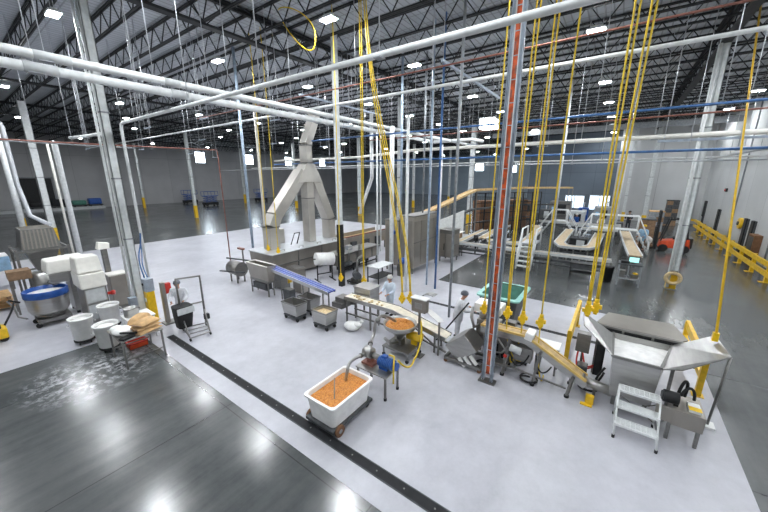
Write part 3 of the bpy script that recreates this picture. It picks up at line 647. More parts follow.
for k in range(2): MB().cyl((13.0+k*1.2, 12.1, .62), (13.5+k*1.2, 12.1, .62), .13, 14).build('motor', DGREY, t)
MB().tube([(13.3, 12.15, .6), (13.3, 12.05, 1.5), (14.2, 12.05, 1.6), (14.2, 12.1, .9)], .035, 8).build('pipe', STEEL, t)
for (x, y, z, d, m_, lab) in ((13.2, 12.6, 1.2, (.3, .4, .35), STEELD, 'small dark steel box on the steel tank unit by the fryer'), (14.1, 12.8, 1.2, (.35, .3, .25), GREY, 'grey box on the steel tank unit, right of the dark one')):
    t = T('equipment_box', lab, 'box', (x, y, z)); MB().bb((x-d[0]/2, y-d[1]/2, z), (x+d[0]/2, y+d[1]/2, z+d[2])).build('body', m_, t, .01); MB().bb((x-d[0]/2+.03, y-d[1]/2+.03, z+d[2]), (x+d[0]/2-.03, y+d[1]/2-.03, z+d[2]+.03)).build('lid', STEEL, t)
t = T('pump_skid', 'dark pump skid with motor and pipes on the floor beside the dark utility post', 'machine', (12.2, 10.6, 0))
MB().bb((11.9, 10.2, .1), (12.6, 11.0, .2)).build('skid', BLACKM, t); legs(t, [(11.95, 10.25), (12.55, 10.25), (11.95, 10.95), (12.55, 10.95)], FZ, .1, BLACKM, .06)
MB().cyl((12.1, 10.4, .45), (12.4, 10.8, .45), .2, 16).build('motor', DGREY, t); MB().tube([(12.3, 10.6, .6), (12.3, 10.6, 1.3), (12.7, 10.6, 1.4)], .06, 8).build('pipe', STEELD, t)
MB().bb((12.05, 10.35, .19), (12.45, 10.85, .3)).build('bracket', STEELD, t)

# tall stainless cabinets
def cabinet(x0, x1, y0, y1, h, label, m_=STEEL):
    t = T('stainless_cabinet', label, 'cabinet', ((x0+x1)/2, (y0+y1)/2, 0))
    MB().bb((x0, y0, .35), (x1, y1, h)).build('body', m_, t, .02)
    MB().bb((x0-.02, y0+.1, .4), (x0, (y0+y1)/2-.02, h-.2)).build('door', STEELW, t); dr = MB().bb((x0-.02, (y0+y1)/2+.02, .4), (x0, y1-.1, h-.2)).build('door', STEELW, t)
    MB().bb((x0-.06, (y0+y1)/2+.05, h*.4), (x0-.02, (y0+y1)/2+.09, h*.6)).build('handle', BLACKM, dr)
    n_ = max(1, int((x1-x0)/.75))
    for k in range(n_): MB().bb((x0+.06+(x1-x0-.1)*k/n_, y0-.03, .45), (x0+(x1-x0-.1)*(k+1)/n_, y0, h-.25)).build('side_panel', STEELW, t)
    MB().bb((x0-.04, y0-.05, h*.55), (x1, y0-.03, h*.55+.05)).build('side_rail', STEELD, t)
    MB().bb((x0-.03, y0-.03, h), (x1+.03, y1+.03, h+.06)).build('cornice', STEELD, t)
    legs(t, [(x0+.1, y0+.1), (x1-.1, y0+.1), (x0+.1, y1-.1), (x1-.1, y1-.1)], FZ, .36, STEELD, .08)
    return t
cabinet(15.3, 17.0, 9.98, 10.95, 3.0, 'tall stainless cabinet, left one beside the yellow cord bundle', CABM)
cabinet(15.3, 18.4, 8.98, 9.9, 3.3, 'tall stainless cabinet, right and taller one below the tan incline', CABM)
cabinet(18.9, 20.0, 8.2, 9.2, 2.1, 'lower grey stainless cabinet near the pale carton stack', STEELD)
t = T('blue_motor', 'blue motor with pipework in front of the tall stainless cabinet', 'motor', (14.9, 9.4, 0))
MB().bb((14.6, 9.2, FZ), (15.0, 9.6, .7)).build('stand', STEELD, t); MB().cyl((14.6, 9.4, .9), (15.05, 9.3, .9), .16, 14).bb((14.7, 9.3, .69), (14.9, 9.45, .8)).build('body', BLUE, t)
t = T('blue_motor', 'blue valve motor high on the front of the tall stainless cabinet', 'motor', (15.35, 10.1, 2.3)); MB().cyl((15.26, 10.3, 2.35), (14.95, 10.25, 2.35), .14, 14).build('body', BLUE, t); MB().cyl((14.95, 10.25, 2.35), (14.88, 10.24, 2.35), .1, 12).build('cap', BLACKM, t)

# hood box / depositor at head of the cream belt line
t = T('depositor', 'boxy stainless depositor with a pale top at the foot of the blue belt', 'machine', (9.0, 7.6, 0))
MB().bb((9.0, 7.15, .7), (9.62, 7.95, 1.28)).build('body', STEEL, t, .02); MB().bb((8.97, 7.12, 1.28), (9.65, 7.98, 1.32)).build('top', STEEL, t)
MB().bb((9.6, 7.55, 1.0), (9.85, 7.61, 1.06)).bb((9.6, 7.75, .8), (9.85, 7.81, .86)).build('bar_handle', BLACKM, t)
legs(t, [(9.06, 7.2), (9.56, 7.2), (9.06, 7.9), (9.56, 7.9)], FZ, .7, STEELD, .05)
MB().bb((8.4, 8.06, .5), (9.1, 8.6, .7)).bb((8.5, 8.1, .7), (8.95, 8.5, .9)).bb((8.9, 7.9, .55), (9.1, 8.1, .7)).build('outfeed', STEELD, t)
t = T('cloth_bag', 'crumpled white bag on the floor under the depositor', 'bag', (8.1, 7.3, 0))
m = MB(); m.ball((8.1, 7.3, .16), .25, 14, (1, 1.3, .62)).ball((8.15, 7.05, .26), .15, 12, (1, 1, .7)); m.build('sack', PLASTIC, t); MB().cyl((8.18, 6.98, .3), (8.22, 6.9, .42), .04, 8, .07).build('neck', PLASTIC, t)

# cream belt line
t = T('cream_conveyor', 'conveyor with cream belt running flat then down to the tilted steel bin', 'conveyor', (8.7, 5.8, 0))
pts = [V((8.7, 8.0, 1.0)), V((8.7, 5.75, 1.0)), V((8.7, 3.75, .56))]
m = MB()
for a, b in zip(pts, pts[1:]): m.bar(a, b, .42, .05)
m.build('belt', BELT, t)
m = MB()
for s in (-1, 1):
    for a, b in zip(pts, pts[1:]): m.bar(a+V((s*.235, 0, -.02)), b+V((s*.235, 0, -.02)), .03, .14)
m.build('side_rail', STEEL, t)
m = MB().bar((8.45, 5.6, .55), (8.45, 3.7, .15), .05, .05).bar((8.95, 5.6, .55), (8.95, 3.7, .15), .05, .05).bar((8.45, 7.9, .4), (8.45, 5.6, .4), .05, .05).bar((8.95, 7.9, .4), (8.95, 5.6, .4), .05, .05)
m.bar((8.45, 5.0, .75), (8.45, 4.0, .2), .04, .04); m.build('brace', STEELD, t)
legs(t, [(x, y) for x in (8.45, 8.95) for y in (7.85, 6.7, 5.6)], FZ, .95, STEELD, .05); legs(t, [(x, 4.1) for x in (8.45, 8.95)], FZ, .6, STEELD, .05)
m = MB()
for k in range(16): m.ball((8.7+R.uniform(-.14, .14), 6.9+R.uniform(-.8, .8), 1.045), .05, 8, (1.2, 1.2, .5))
o = m.build('dough_piece', FOOD2, None); o['kind'] = 'stuff'; tag(o, 'pale dough pieces lying on the flat cream belt', 'dough')
# control box on post with curved guard
t = T('control_box', 'stainless control box with white top on a thin post by the cream belt', 'control box', (8.0, 4.41, 0))
en = MB().bb((7.9, 4.18, 1.5), (8.12, 4.66, 1.92)).build('enclosure', STEELW, t, .012); MB().bb((7.87, 4.15, 1.92), (8.15, 4.69, 1.95)).build('cover', PLASTIC, t)
MB().bb((7.97, 4.39, FZ), (8.03, 4.45, 1.5)).bb((7.85, 4.27, FZ), (8.15, 4.57, .025)).build('post', STEELD, t)
MB().bb((7.885, 4.3, 1.62), (7.9, 4.54, 1.8)).build('panel_door', STEEL, en)
t = T('guard_plate', 'curved shiny steel guard plate just right of the control box', 'guard', (8.45, 4.1, 0))
m = MB(); pr_ = arc((8.34, 4.3, 1.55), .4, PI*.62, 0, 8, (1, 2)); pr_ = [(8.34, y, z) for _, y, z in pr_]+[(8.34, 3.9, 1.1)]
for a, b in zip(pr_, pr_[1:]): m.plate([a, b, (b[0]+.28, b[1], b[2]), (a[0]+.28, a[1], a[2])], .012)
m.build('plate', STEEL, t); MB().bar((8.36, 3.92, FZ), (8.36, 3.92, 1.14), .05, .05).build('post', STEELD, t)

# orange hopper on a frame
hx, hy = 7.75, 4.97
t = T('food_hopper', 'round steel hopper heaped with orange food beside the cream belt', 'hopper', (hx, hy, 0))
MB().lathe([(.10, .52), (.12, .62), (.30, .80), (.50, .94), (.53, 1.08), (.51, 1.08), (.48, .96), (.29, .84), (.08, .66)], (hx, hy, 0), 24).build('bowl', STEEL, t)
m = MB(); m.ball((hx, hy, .98), .46, 20, (1, 1, .3)); m.ball((hx-.1, hy+.1, 1.08), .17, 12, (1, 1, .5)).ball((hx+.12, hy-.08, 1.08), .16, 12, (1, 1, .5)); m.build('heap', FOOD, t)
m = MB(); m.bb((hx-.4, hy-.55, .3), (hx+.45, hy+.4, .35)).bb((hx-.12, hy-.12, .35), (hx+.12, hy+.12, .54)); m.build('frame', STEELD, t)
legs(t, [(hx-.37, hy-.5), (hx+.4, hy-.5), (hx-.37, hy+.36), (hx+.4, hy+.36)], .11, .3, STEELD, .045)
for x, y in ((hx-.37, hy-.5), (hx+.4, hy-.5), (hx-.37, hy+.36), (hx+.4, hy+.36)): MB().cyl((x-.02, y, .06), (x+.02, y, .06), .056, 12).bb((x-.015, y-.02, .06), (x+.015, y+.02, .12)).build('caster', BLACK, t)
MB().cyl((hx+.25, hy-.15, .62), (hx+.3, hy-.62, .6), .15, 16).bb((hx+.18, hy-.5, .34), (hx+.36, hy-.3, .5)).build('motor', YELLOW, t)
MB().tube([(hx-.1, hy, .45), (hx-.4, hy+.1, .5), (hx-.6, hy+.15, .75)], .05, 10).build('outlet_pipe', STEEL, t)
# steel transfer pipe pump -> hopper
t = T('transfer_pipe', 'shiny steel pipe rising from the pump and hooking over the orange hopper', 'pipe', (6.0, 4.82, .9))
MB().tube([(5.98, 4.78, .98), (6.3, 5.0, 1.02)] + [tuple(p) for p in bez((6.55, 5.12, 1.05), (6.75, 5.2, 1.1), (6.75, 5.2, 1.3), (6.75, 5.15, 1.45), 6)] + [tuple(p) for p in bez((6.78, 5.1, 1.5), (6.8, 5.08, 1.62), (6.95, 5.05, 1.62), (7.15, 5.02, 1.5), 6)] + [(7.5, 4.98, 1.22)], .045, 12).build('tube', STEEL, t)
MB().cyl((6.25, 4.97, 1.015), (6.33, 5.02, 1.025), .07, 12).cyl((6.78, 5.11, 1.44), (6.775, 5.1, 1.52), .07, 12).build('clamp', STEELD, t)

# pump on its table
t = table(5.62, 6.28, 4.0, 4.98, .68, 'small steel table carrying the blue pump beside the white tub', STEEL, STEELD, False, 'pump_table')
for x, y in ((5.67, 4.05), (6.23, 4.05), (5.67, 4.93), (6.23, 4.93)): MB().cyl((x, y, FZ), (x, y, .07), .04, 12).build('rubber_foot', BLACK, t)
t = T('food_pump', 'steel lobe pump with blue motor on the small table by the tub', 'pump', (5.95, 4.5, .68))
MB().cyl((5.95, 4.66, .98), (5.95, 4.9, .98), .15, 18).cyl((5.82, 4.78, .98), (6.1, 4.78, .98), .07, 14).cyl((5.95, 4.9, .98), (5.95, 4.94, .98), .11, 16).build('pump_head', STEEL, t)
MB().bb((5.8, 4.55, .68), (6.1, 4.92, .74)).bb((5.88, 4.66, .74), (6.02, 4.8, .86)).build('foot', COPPER, t)
MB().cyl((5.95, 4.42, .92), (5.95, 4.66, .95), .08, 14).build('coupling', STEELD, t)
mo = MB().cyl((5.95, 3.98, .87), (5.95, 4.42, .87), .135, 18).cyl((5.95, 3.88, .87), (5.95, 3.98, .87), .10, 16).bb((5.87, 4.14, .68), (6.03, 4.4, .78)).bb((5.9, 4.2, .98), (6.02, 4.34, 1.06)).build('motor', BLUE, t)
for k in range(8): MB().cyl((5.95, 4.01+k*.05, .87), (5.95, 4.025+k*.05, .87), .148, 18).build('fin', BLUEP, mo)
MB().tube([(6.05, 4.2, 1.05), (6.02, 4.02, 1.08), (5.85, 3.92, .95), (5.84, 3.92, .45)], .024, 6).build('cord', CORD, t)
t = T('suction_pipe', 'bent steel suction pipe from the pump down into the orange food', 'pipe', (5.8, 4.8, .98))
MB().tube([(5.84, 4.8, .98), (5.62, 4.84, 1.0)] + [tuple(p) for p in bez((5.5, 4.86, 1.0), (5.3, 4.87, 1.0), (5.2, 4.84, .98), (5.15, 4.82, .88), 6)] + [(5.0, 4.78, .56)], .04, 12).build('tube', STEEL, t)
MB().cyl((5.66, 4.835, .995), (5.72, 4.825, .99), .062, 12).build('clamp', STEELD, t)

# white tub
x0, x1, y0, y1 = 3.97, 5.38, 4.17, 5.12
t = T('wheeled_tub', 'white plastic wheeled tub full of orange food in the foreground', 'tub', ((x0+x1)/2, (y0+y1)/2, 0))
def rrect(x0, x1, y0, y1, r, z, n=5):
    out = []
    for cx, cy, a in ((x1-r, y1-r, 0), (x0+r, y1-r, PI/2), (x0+r, y0+r, PI), (x1-r, y0+r, 1.5*PI)):
        for i in range(n+1): out.append((cx+r*math.cos(a+PI/2*i/n), cy+r*math.sin(a+PI/2*i/n), z))
    return out
def loft(loops, m, cap0=True, cap1=False):
    n = len(loops[0]); vs = [p for l in loops for p in l]; fs = []
    for i in range(len(loops)-1):
        for k in range(n): fs.append((i*n+k, i*n+(k+1) % n, (i+1)*n+(k+1) % n, (i+1)*n+k))
    if cap0: fs.append(tuple(range(n-1, -1, -1)))
    if cap1: fs.append(tuple(range((len(loops)-1)*n, len(loops)*n)))
    m.add(vs, fs, False); return m
d = .1
m = loft([rrect(x0+d, x1-d, y0+d, y1-d, .1, .2), rrect(x0+.035, x1-.035, y0+.035, y1-.035, .12, .73), rrect(x0, x1, y0, y1, .09, .73), rrect(x0, x1, y0, y1, .09, .77), rrect(x0+.06, x1-.06, y0+.06, y1-.06, .11, .77), rrect(x0+d+.04, x1-d-.04, y0+d+.04, y1-d-.04, .09, .24)], MB(), True, True)
m.build('tub', PLASTIC, t)
m = MB(); n = 26; vs = []; fs = []
for a in range(n+1):
    for b in range(n+1):
        e = a in (0, n) or b in (0, n)
        vs.append((x0+.075+(x1-x0-.15)*a/n, y0+.075+(y1-y0-.15)*b/n, .66+(0 if e else R.uniform(-.018, .022)+.02*math.sin(a*.7)*math.cos(b*.5))))
for a in range(n):
    for b in range(n): q = a*(n+1)+b; fs.append((q, q+1, q+n+2, q+n+1))
m.add(vs, fs, True); m.build('food', FOOD, t)
MB().bb((x0+.02, y0+.04, .13), (x1-.02, y1-.04, .205)).build('dolly', DGREY, t, .01)
for x, y in ((x0+.2, y0+.02), (x0+.2, y1-.02)):
    wh = MB().cyl((x, y-.03, .134), (x, y+.03, .134), .13, 20).build('wheel', BROWNC, t); MB().cyl((x, y-.04, .134), (x, y+.04, .134), .05, 12).build('hub', GREY, wh)
for x, y in ((x1-.15, y0+.12), (x1-.15, y1-.12)): MB().cyl((x, y-.02, .07), (x, y+.02, .07), .066, 14).build('caster', BLACK, t)
t = tag(MB().tube([(4.35, 4.5, .66), (4.72, 4.85, .86)], .014, 8).build('stirring_rod', STEELD), 'thin steel rod lying in the orange food of the white tub', 'rod')

# tilted steel bin on a lift carriage
t = T('tilting_bin', 'steel bin tipped on its corner with white paddles below, left of the bus bar', 'bin', (8.6, 3.1, 0))
sq_ = [(3.66, .50), (3.08, 1.02), (2.66, .60), (3.24, .10)]
MB().hexa([(8.25, y, z) for y, z in sq_], [(8.95, y, z) for y, z in sq_]).build('body', STEEL, t, .02)
for k in range(3):
    y = 3.12-k*.17; MB().box((8.2, y-.05, .16+k*.09), (.06, .09, .3), rx=-.75).build('paddle', PLASTIC, t)
m = MB(); m.bar((8.2, 3.62, .14), (8.2, 2.5, .14), .08, .08).bar((9.0, 3.62, .14), (9.0, 2.5, .14), .08, .08).bar((8.2, 3.6, .14), (9.0, 3.6, .14), .08, .08).bar((8.2, 2.52, .14), (9.0, 2.52, .14), .08, .08).bar((9.0, 3.0, .14), (9.0, 3.0, .8), .1, .1); m.build('carriage', STEELD, t)
for x in (8.2, 9.0):
    for y in (3.58, 2.54): MB().cyl((x-.03, y, .062), (x+.03, y, .062), .058, 12).build('wheel', BROWNC, t)
# filling machine above / behind it
t = T('filling_machine', 'upright steel filling machine with pipes directly left of the bus bar', 'machine', (9.2, 2.7, 0))
MB().bb((9.05, 2.35, .75), (9.5, 3.0, 1.25)).build('body', STEELW, t, .015); MB().bb((9.0, 2.3, 1.5), (9.55, 3.1, 1.78)).build('head', PLASTIC, t, .03)
m = MB(); m.cyl((9.25, 2.85, 1.25), (9.25, 2.85, 1.5), .14, 14).cyl((9.25, 2.5, 1.25), (9.25, 2.5, 1.5), .1, 14).tube([(9.0, 2.9, 1.1), (8.85, 3.0, 1.05), (8.85, 3.1, 1.35), (9.05, 3.15, 1.6)], .05, 8); m.build('pipework', STEEL, t)
legs(t, [(9.1, 2.4), (9.45, 2.4), (9.1, 2.95), (9.45, 2.95)], FZ, .76, STEELD, .06)
MB().tube([(9.0, 3.1, 1.0), (9.03, 2.9, .55), (9.03, 2.5, .6), (9.05, 2.35, .9)], .018, 6).build('cable', BLACK, t)
MB().bb((9.1, 1.75, .35), (9.5, 2.3, 1.15)).bb((9.15, 1.9, 1.15), (9.4, 2.2, 1.35)).build('drive_box', STEELD, t); legs(t, [(9.15, 1.8), (9.45, 1.8), (9.15, 2.25), (9.45, 2.25)], FZ, .36, STEELD, .05)
t = tag(MB().tube([(9.2, 4.4, .02), (9.2, 3.34, 1.64)], .026, 8).build('push_handle', BLACKM), 'long black pole slanting beside the worker left of the bus bar', 'pole')

# tan belt conveyor
t = T('tan_conveyor', 'conveyor with tan belt running flat then down to the big hopper', 'conveyor', (8.8, 1.2, 0))
pts = [V((8.85, 2.75, 1.26)), V((8.85, 1.48, 1.26)), V((8.82, .0, .50))]
m = MB()
for a, b in zip(pts, pts[1:]): m.bar(a, b, .26, .05)
m.build('belt', BELTY, t)
m = MB()
for s in (-1, 1):
    for a, b in zip(pts, pts[1:]): m.bar(a+V((s*.165, 0, .015)), b+V((s*.165, 0, .015)), .05, .06)
m.build('edge_guide', BELTE, t)
m = MB()
for s in (-1, 1):
    for a, b in zip(pts, pts[1:]): m.bar(a+V((s*.16, 0, -.12)), b+V((s*.16, 0, -.12)), .03, .18)
m.build('side_panel', STEEL, t)
MB().box((8.85, 1.42, 1.28), (.4, .22, .22), rx=.2).build('knuckle', PLASTIC, t, .03)
for (y, z) in ((1.9, 1.1), (1.1, .95), (.28, .55)):
    for x in (8.62, 9.08):
        MB().bar((x, y, z), (x-.12 if x < 8.8 else x+.08, y+.08, .05), .06, .06).build('leg', STEELD, t)
        MB().cyl((x-.12 if x < 8.8 else x+.08, y+.08, FZ), (x-.12 if x < 8.8 else x+.08, y+.08, .06), .06, 12).build('foot', BLACK, t)
MB().bar((8.5, 1.98, .35), (8.56, .4, .2), .04, .04).bb((8.6, 1.3, .55), (8.95, 1.75, .95)).build('lower_frame', STEELD, t)
MB().cyl((8.55, 1.55, .85), (8.55, 1.85, .9), .1, 14).build('drive_motor', LGREY, t)
m = MB(); m.tube(bez((8.7, 1.9, .9), (8.4, 1.75, .3), (8.5, 1.5, .3), (8.6, 1.35, .8)), .02, 6).tube(bez((8.7, 1.2, .8), (8.5, 1.1, .3), (8.5, .9, .4), (8.7, .8, .6)), .02, 6); m.build('cable', BLACK, t)
table(9.25, 9.75, .72, 1.32, .85, 'small white-topped table behind the descending tan belt', PLASTIC, STEELD, False, 'side_table')
t = T('auger_tube', 'steel auger tube joining the tan belt to the big hopper', 'auger', (8.85, -.3, 0))
MB().cyl((8.84, .1, .44), (8.85, -.55, .34), .12, 18).build('tube', STEEL, t); MB().cyl((8.84, .12, .445), (8.84, .06, .435), .16, 18).build('flange', STEELD, t)
legs(t, [(8.85, -.2)], FZ, .3, STEELD, .06)
t = T('chain_guard', 'yellow chain guard box on the floor under the steel auger tube', 'guard', (8.55, .05, 0))
MB().bb((8.5, -.22, FZ), (8.62, -.04, .24)).build('cover', YELLOW, t, .02); MB().bb((8.4, -.2, FZ), (8.5, .05, .03)).build('foot', YELLOW, t)

# clutter under the tan conveyor and beside the filling machine
def floor_box(c, d, m_, label, name='equipment_box'):
    t = T(name, label, 'box', c); x, y, z = c
    MB().bb((x-d[0]/2, y-d[1]/2, z+.06), (x+d[0]/2, y+d[1]/2, z+d[2])).build('body', m_, t, .012); MB().bb((x-d[0]/2+.02, y-d[1]/2+.02, z+d[2]), (x+d[0]/2-.02, y+d[1]/2-.02, z+d[2]+.02)).build('lid', STEELD, t)
    legs(t, [(x-d[0]/2+.05, y-d[1]/2+.05), (x+d[0]/2-.05, y-d[1]/2+.05), (x-d[0]/2+.05, y+d[1]/2-.05), (x+d[0]/2-.05, y+d[1]/2-.05)], z, z+.07, BLACK, .06, 'foot')
floor_box((9.55, 1.75, FZ), (.4, .5, .7), DGREY, 'dark equipment box on the floor behind the flat tan belt')
floor_box((9.5, 2.35, FZ), (.3, .35, .45), BLACKM, 'small black equipment box behind the orange bus bar')
floor_box((9.5, .15, FZ), (.3, .25, .5), DGREY, 'dark equipment box on the floor behind the foot of the tan belt')
floor_box((10.0, 2.9, FZ), (.5, .5, .95), STEELD, 'tall steel box behind the filling machine')
for k, (y, x, lab) in enumerate(((2.55, 8.6, 'black air hose curling on the floor left of the bus bar'), (1.3, 8.65, 'black air hose curling under the tan belt'), (-.05, 9.2, 'black air hose curling beside the big hopper'))):
    tag(MB().tube([(x+.16*math.cos(a)*(1+a*.05), y+.22*math.sin(a), FZ+.03+a*.008) for a in [q*.5 for q in range(22)]], .022, 6).build('air_hose', BLACK), lab, 'hose')
t = T('valve_manifold', 'cluster of small steel pipes and valves under the flat tan belt', 'valves', (8.75, 2.3, 0))
m = MB(); m.tube([(8.62, 2.5, .3), (8.62, 2.5, .9), (8.62, 2.2, 1.0), (8.62, 1.95, .7), (8.62, 1.95, .3)], .03, 8).tube([(8.72, 2.45, .5), (8.72, 2.1, .55), (8.72, 1.9, .9)], .025, 8); m.build('pipework', STEEL, t)
MB().bb((8.5, 1.9, .25), (8.8, 2.55, .31)).build('base', STEELD, t); legs(t, [(8.55, 1.95), (8.75, 1.95), (8.55, 2.5), (8.75, 2.5)], FZ, .26, STEELD, .04)
for z, y in ((.62, 2.5), (.6, 1.95), (.8, 2.5)): MB().cyl((8.52, y, z), (8.6, y, z), .05, 10).build('valve_wheel', RED if z < .7 else PLUG, t)
# clutter between the fryer, the discharge hopper and the blue belt
floor_box((9.45, 13.2, FZ), (.5, .7, .8), STEELD, 'dark steel box behind the discharge hopper')
floor_box((9.6, 11.9, FZ), (.45, .6, .6), STEELW, 'brown steel box behind the upper blue belt')
floor_box((8.6, 11.5, FZ), (.3, .5, .55), DGREY, 'dark box under the upper blue belt')
floor_box((10.7, 13.6, FZ), (.6, .9, .75), STEELW, 'wide brown steel box along the front of the fryer')
t = T('yellow_valve', 'yellow valve assembly standing between hopper and blue belt', 'valve', (9.1, 12.1, 0)); MB().tube([(9.1, 12.1, FZ), (9.1, 12.1, .9), (9.1, 11.8, .95)], .035, 8).build('pipe', STEELD, t); MB().cyl((9.0, 12.1, .7), (9.2, 12.1, .7), .11, 14).build('valve_body', YELLOW, t)
# green tote
t = T('plastic_tote', 'large grey tote with teal lining behind the bus bar and yellow cords', 'tote', (12.1, 2.9, 0))
m = loft([rrect(11.35, 12.6, 2.5, 3.55, .12, .08), rrect(11.15, 12.95, 2.35, 3.7, .14, 1.15), rrect(11.1, 13.0, 2.3, 3.75, .14, 1.25), rrect(11.2, 12.9, 2.4, 3.65, .12, 1.25)], MB(), True); m.build('shell', DGREY, t)
m = loft([rrect(11.2, 12.9, 2.4, 3.65, .12, 1.252), rrect(11.42, 12.55, 2.6, 3.5, .1, .45)], MB(), False, True); m.build('lining', GREENP, t)
m = loft([rrect(11.06, 13.04, 2.26, 3.79, .16, 1.22), rrect(11.06, 13.04, 2.26, 3.79, .16, 1.28), rrect(11.22, 12.88, 2.42, 3.63, .12, 1.29)], MB(), False); m.build('rim', TEAL, t)
legs(t, [(11.5, 2.6), (12.5, 2.6), (11.5, 3.45), (12.5, 3.45)], FZ, .09, BLACK, .12, 'foot')

# ------------------------------------------------------------------ BIG HOPPER STATION
t = T('dump_hopper', 'big stainless hopper with flared wings full of white flour at right', 'hopper', (9.4, -1.0, 0))
X0, X1, Y0, Y1 = 8.62, 10.05, -1.62, -.42
b0, b1, c0, c1 = 8.72, 9.85, -1.27, -.50
m = MB()
YF = -1.30
top = [(X0, YF, 1.4), (X1, Y0, 1.4), (X1, Y1, 1.4), (X0, Y1, 1.4)]; mid = [(X0+.05, YF, .95), (X1-.05, Y0+.08, .95), (X1-.05, Y1-.05, .95), (X0+.05, Y1-.05, .95)]; bot = [(b0, c0, .35), (b1, c0, .35), (b1, c1, .35), (b0, c1, .35)]
for A2, B2 in ((top, mid), (mid, bot)):
    for k in range(4): m.plate([A2[k], A2[(k+1) % 4], B2[(k+1) % 4], B2[k]], .02)
m.bb((b0, c0, .33), (b1, c1, .36)); m.build('body', STEEL, t)
MB().plate([(9.95, -.40, 1.4), (8.60, -.44, 1.4), (9.55, .26, 1.62), (10.12, .33, 1.78)], .02).build('wing', STEELG, t)
MB().plate([(8.62, -1.32, 1.38), (10.06, -1.64, 1.42), (10.3, -2.36, 1.80), (9.32, -2.46, 1.74), (8.70, -1.66, 1.45)], .02).build('wing', STEELG, t)
m = MB(); m.bar((X0, YF, 1.4), (X0, Y1, 1.4), .05, .06).bar((X0, YF, 1.4), (X1, Y0, 1.4), .05, .05).bar((X0, Y1, 1.4), (X1, Y1, 1.4), .05, .05); m.build('rim', STEELD, t)
m = MB()
n = 10; vs = []; fs = []
for a in range(n+1):
    for b in range(n+1): Yl = YF+(Y0-YF)*a/n; vs.append((X0+.04+(X1-X0-.08)*a/n, Yl+.05+(Y1-Yl-.09)*b/n, 1.26+R.uniform(-.012, .012)+.05*math.sin(PI*a/n)*math.sin(PI*b/n)))
for a in range(n):
    for b in range(n): q = a*(n+1)+b; fs.append((q, q+1, q+n+2, q+n+1))
m.add(vs, fs, True); m.build('flour', DOUGH, t)
MB().plate([(10.3, -.02, 1.52), (10.98, -.25, 1.6), (11.05, -1.70, 1.6), (10.3, -1.92, 1.52), (10.2, -1.8, 1.5), (10.2, -.08, 1.5)], .03).build('lid', STEELW, t)
m = MB(); m.bar((10.12, .0, 1.5), (10.12, -1.85, 1.5), .05, .05).bar((10.08, .0, 1.36), (10.08, -1.85, 1.36), .05, .05)
for y in (0, -.62, -1.24, -1.85): m.bar((10.1, y, 1.34), (10.12, y, 1.52), .05, .05)
m.build('grate_frame', STEELD, t); MB().bb((10.12, -1.8, 1.37), (10.15, -.05, 1.49)).build('back_panel', BLACKM, t)
legs(t, [(8.9, -.6), (8.9, -1.2), (9.8, -.6), (9.8, -1.2)], FZ, .36, STEELD, .08)
legs(t, [(10.15, -.1), (10.15, -1.75)], FZ, 1.36, STEELD, .07, 'post')
MB().bb((9.7, .05, .75), (9.95, .38, 1.3)).build('junction_box', STEELD, t, .015)
legs(t, [(9.83, .2)], FZ, .76, STEELD, .06, 'post')
m = MB().bb((9.5, -.25, .3), (9.62, -.1, 1.2)).bb((9.75, -.3, .2), (9.9, -.12, 1.25)); m.build('drive_column', BLACKM, t)
MB().bb((9.63, -.22, .25), (9.72, -.1, 1.1)).build('red_column', RED, t)
m = MB(); m.tube(bez((9.75, .3, .75), (9.5, .35, .3), (9.4, .2, .3), (9.55, -.1, .5)), .022, 6).tube(bez((9.8, .2, .75), (9.6, .1, .35), (9.5, .05, .4), (9.55, -.15, .6)), .022, 6); m.build('red_hose', RED, t)
m = MB(); m.tube(bez((9.3, -.35, .7), (9.1, -.1, .3), (9.1, -.2, .1), (9.4, -.35, .5)), .03, 6); m.build('black_hose', BLACK, t)
# side bench with motor
t = T('motor_bench', 'low steel bench at the right of the big hopper carrying a black motor', 'bench', (8.6, -1.7, 0))
MB().bb((8.22, -2.08, .38), (8.95, -1.58, .75)).build('top_tray', STEELW, t, .01); MB().bb((8.22, -1.58, .42), (8.28, -1.30, .75)).build('side_plate', STEELW, t)
legs(t, [(8.26, -2.02), (8.9, -2.02), (8.9, -1.56), (8.26, -1.56)], FZ, .56, STEELD, .06)
t = T('black_motor', 'black electric motor on the bench beside the big hopper', 'motor', (8.5, -1.58, .75))
MB().cyl((8.45, -1.40, .89), (8.45, -1.66, .89), .13, 16).bb((8.36, -1.66, .75), (8.54, -1.58, .8)).build('body', BLACKM, t); MB().cyl((8.45, -1.37, .89), (8.45, -1.40, .89), .1, 14).build('end_cap', DGREY, t)
m = MB().tube(bez((8.6, -1.65, .85), (8.7, -1.7, 1.35), (8.8, -1.85, 1.3), (8.8, -1.8, .8)), .03, 6).tube(bez((8.6, -1.7, .9), (8.75, -1.8, 1.15), (8.8, -1.95, 1.1), (8.75, -1.95, .8)), .03, 6); m.build('cable', BLACK, t)
t = T('yellow_package', 'white and yellow package lying on the bench beside the black motor', 'package', (8.45, -1.92, .75))
pk = MB().bb((8.3, -2.02, .75), (8.62, -1.82, .81)).build('pack', PLASTIC, t, .01); MB().bb((8.3, -2.02, .81), (8.45, -1.82, .815)).build('yellow_label', PLUG, pk)
# rod stay
t = T('stay_rod', 'thin steel stay rod holding up the right hopper wing, white foot block', 'rod', (9.24, -2.36, 0))
MB().tube([(9.34, -2.45, 1.72), (9.24, -2.36, .06)], .025, 8).build('rod', STEELD, t); MB().bb((9.12, -2.48, FZ), (9.38, -2.24, .06)).build('foot_block', PLASTIC, t)
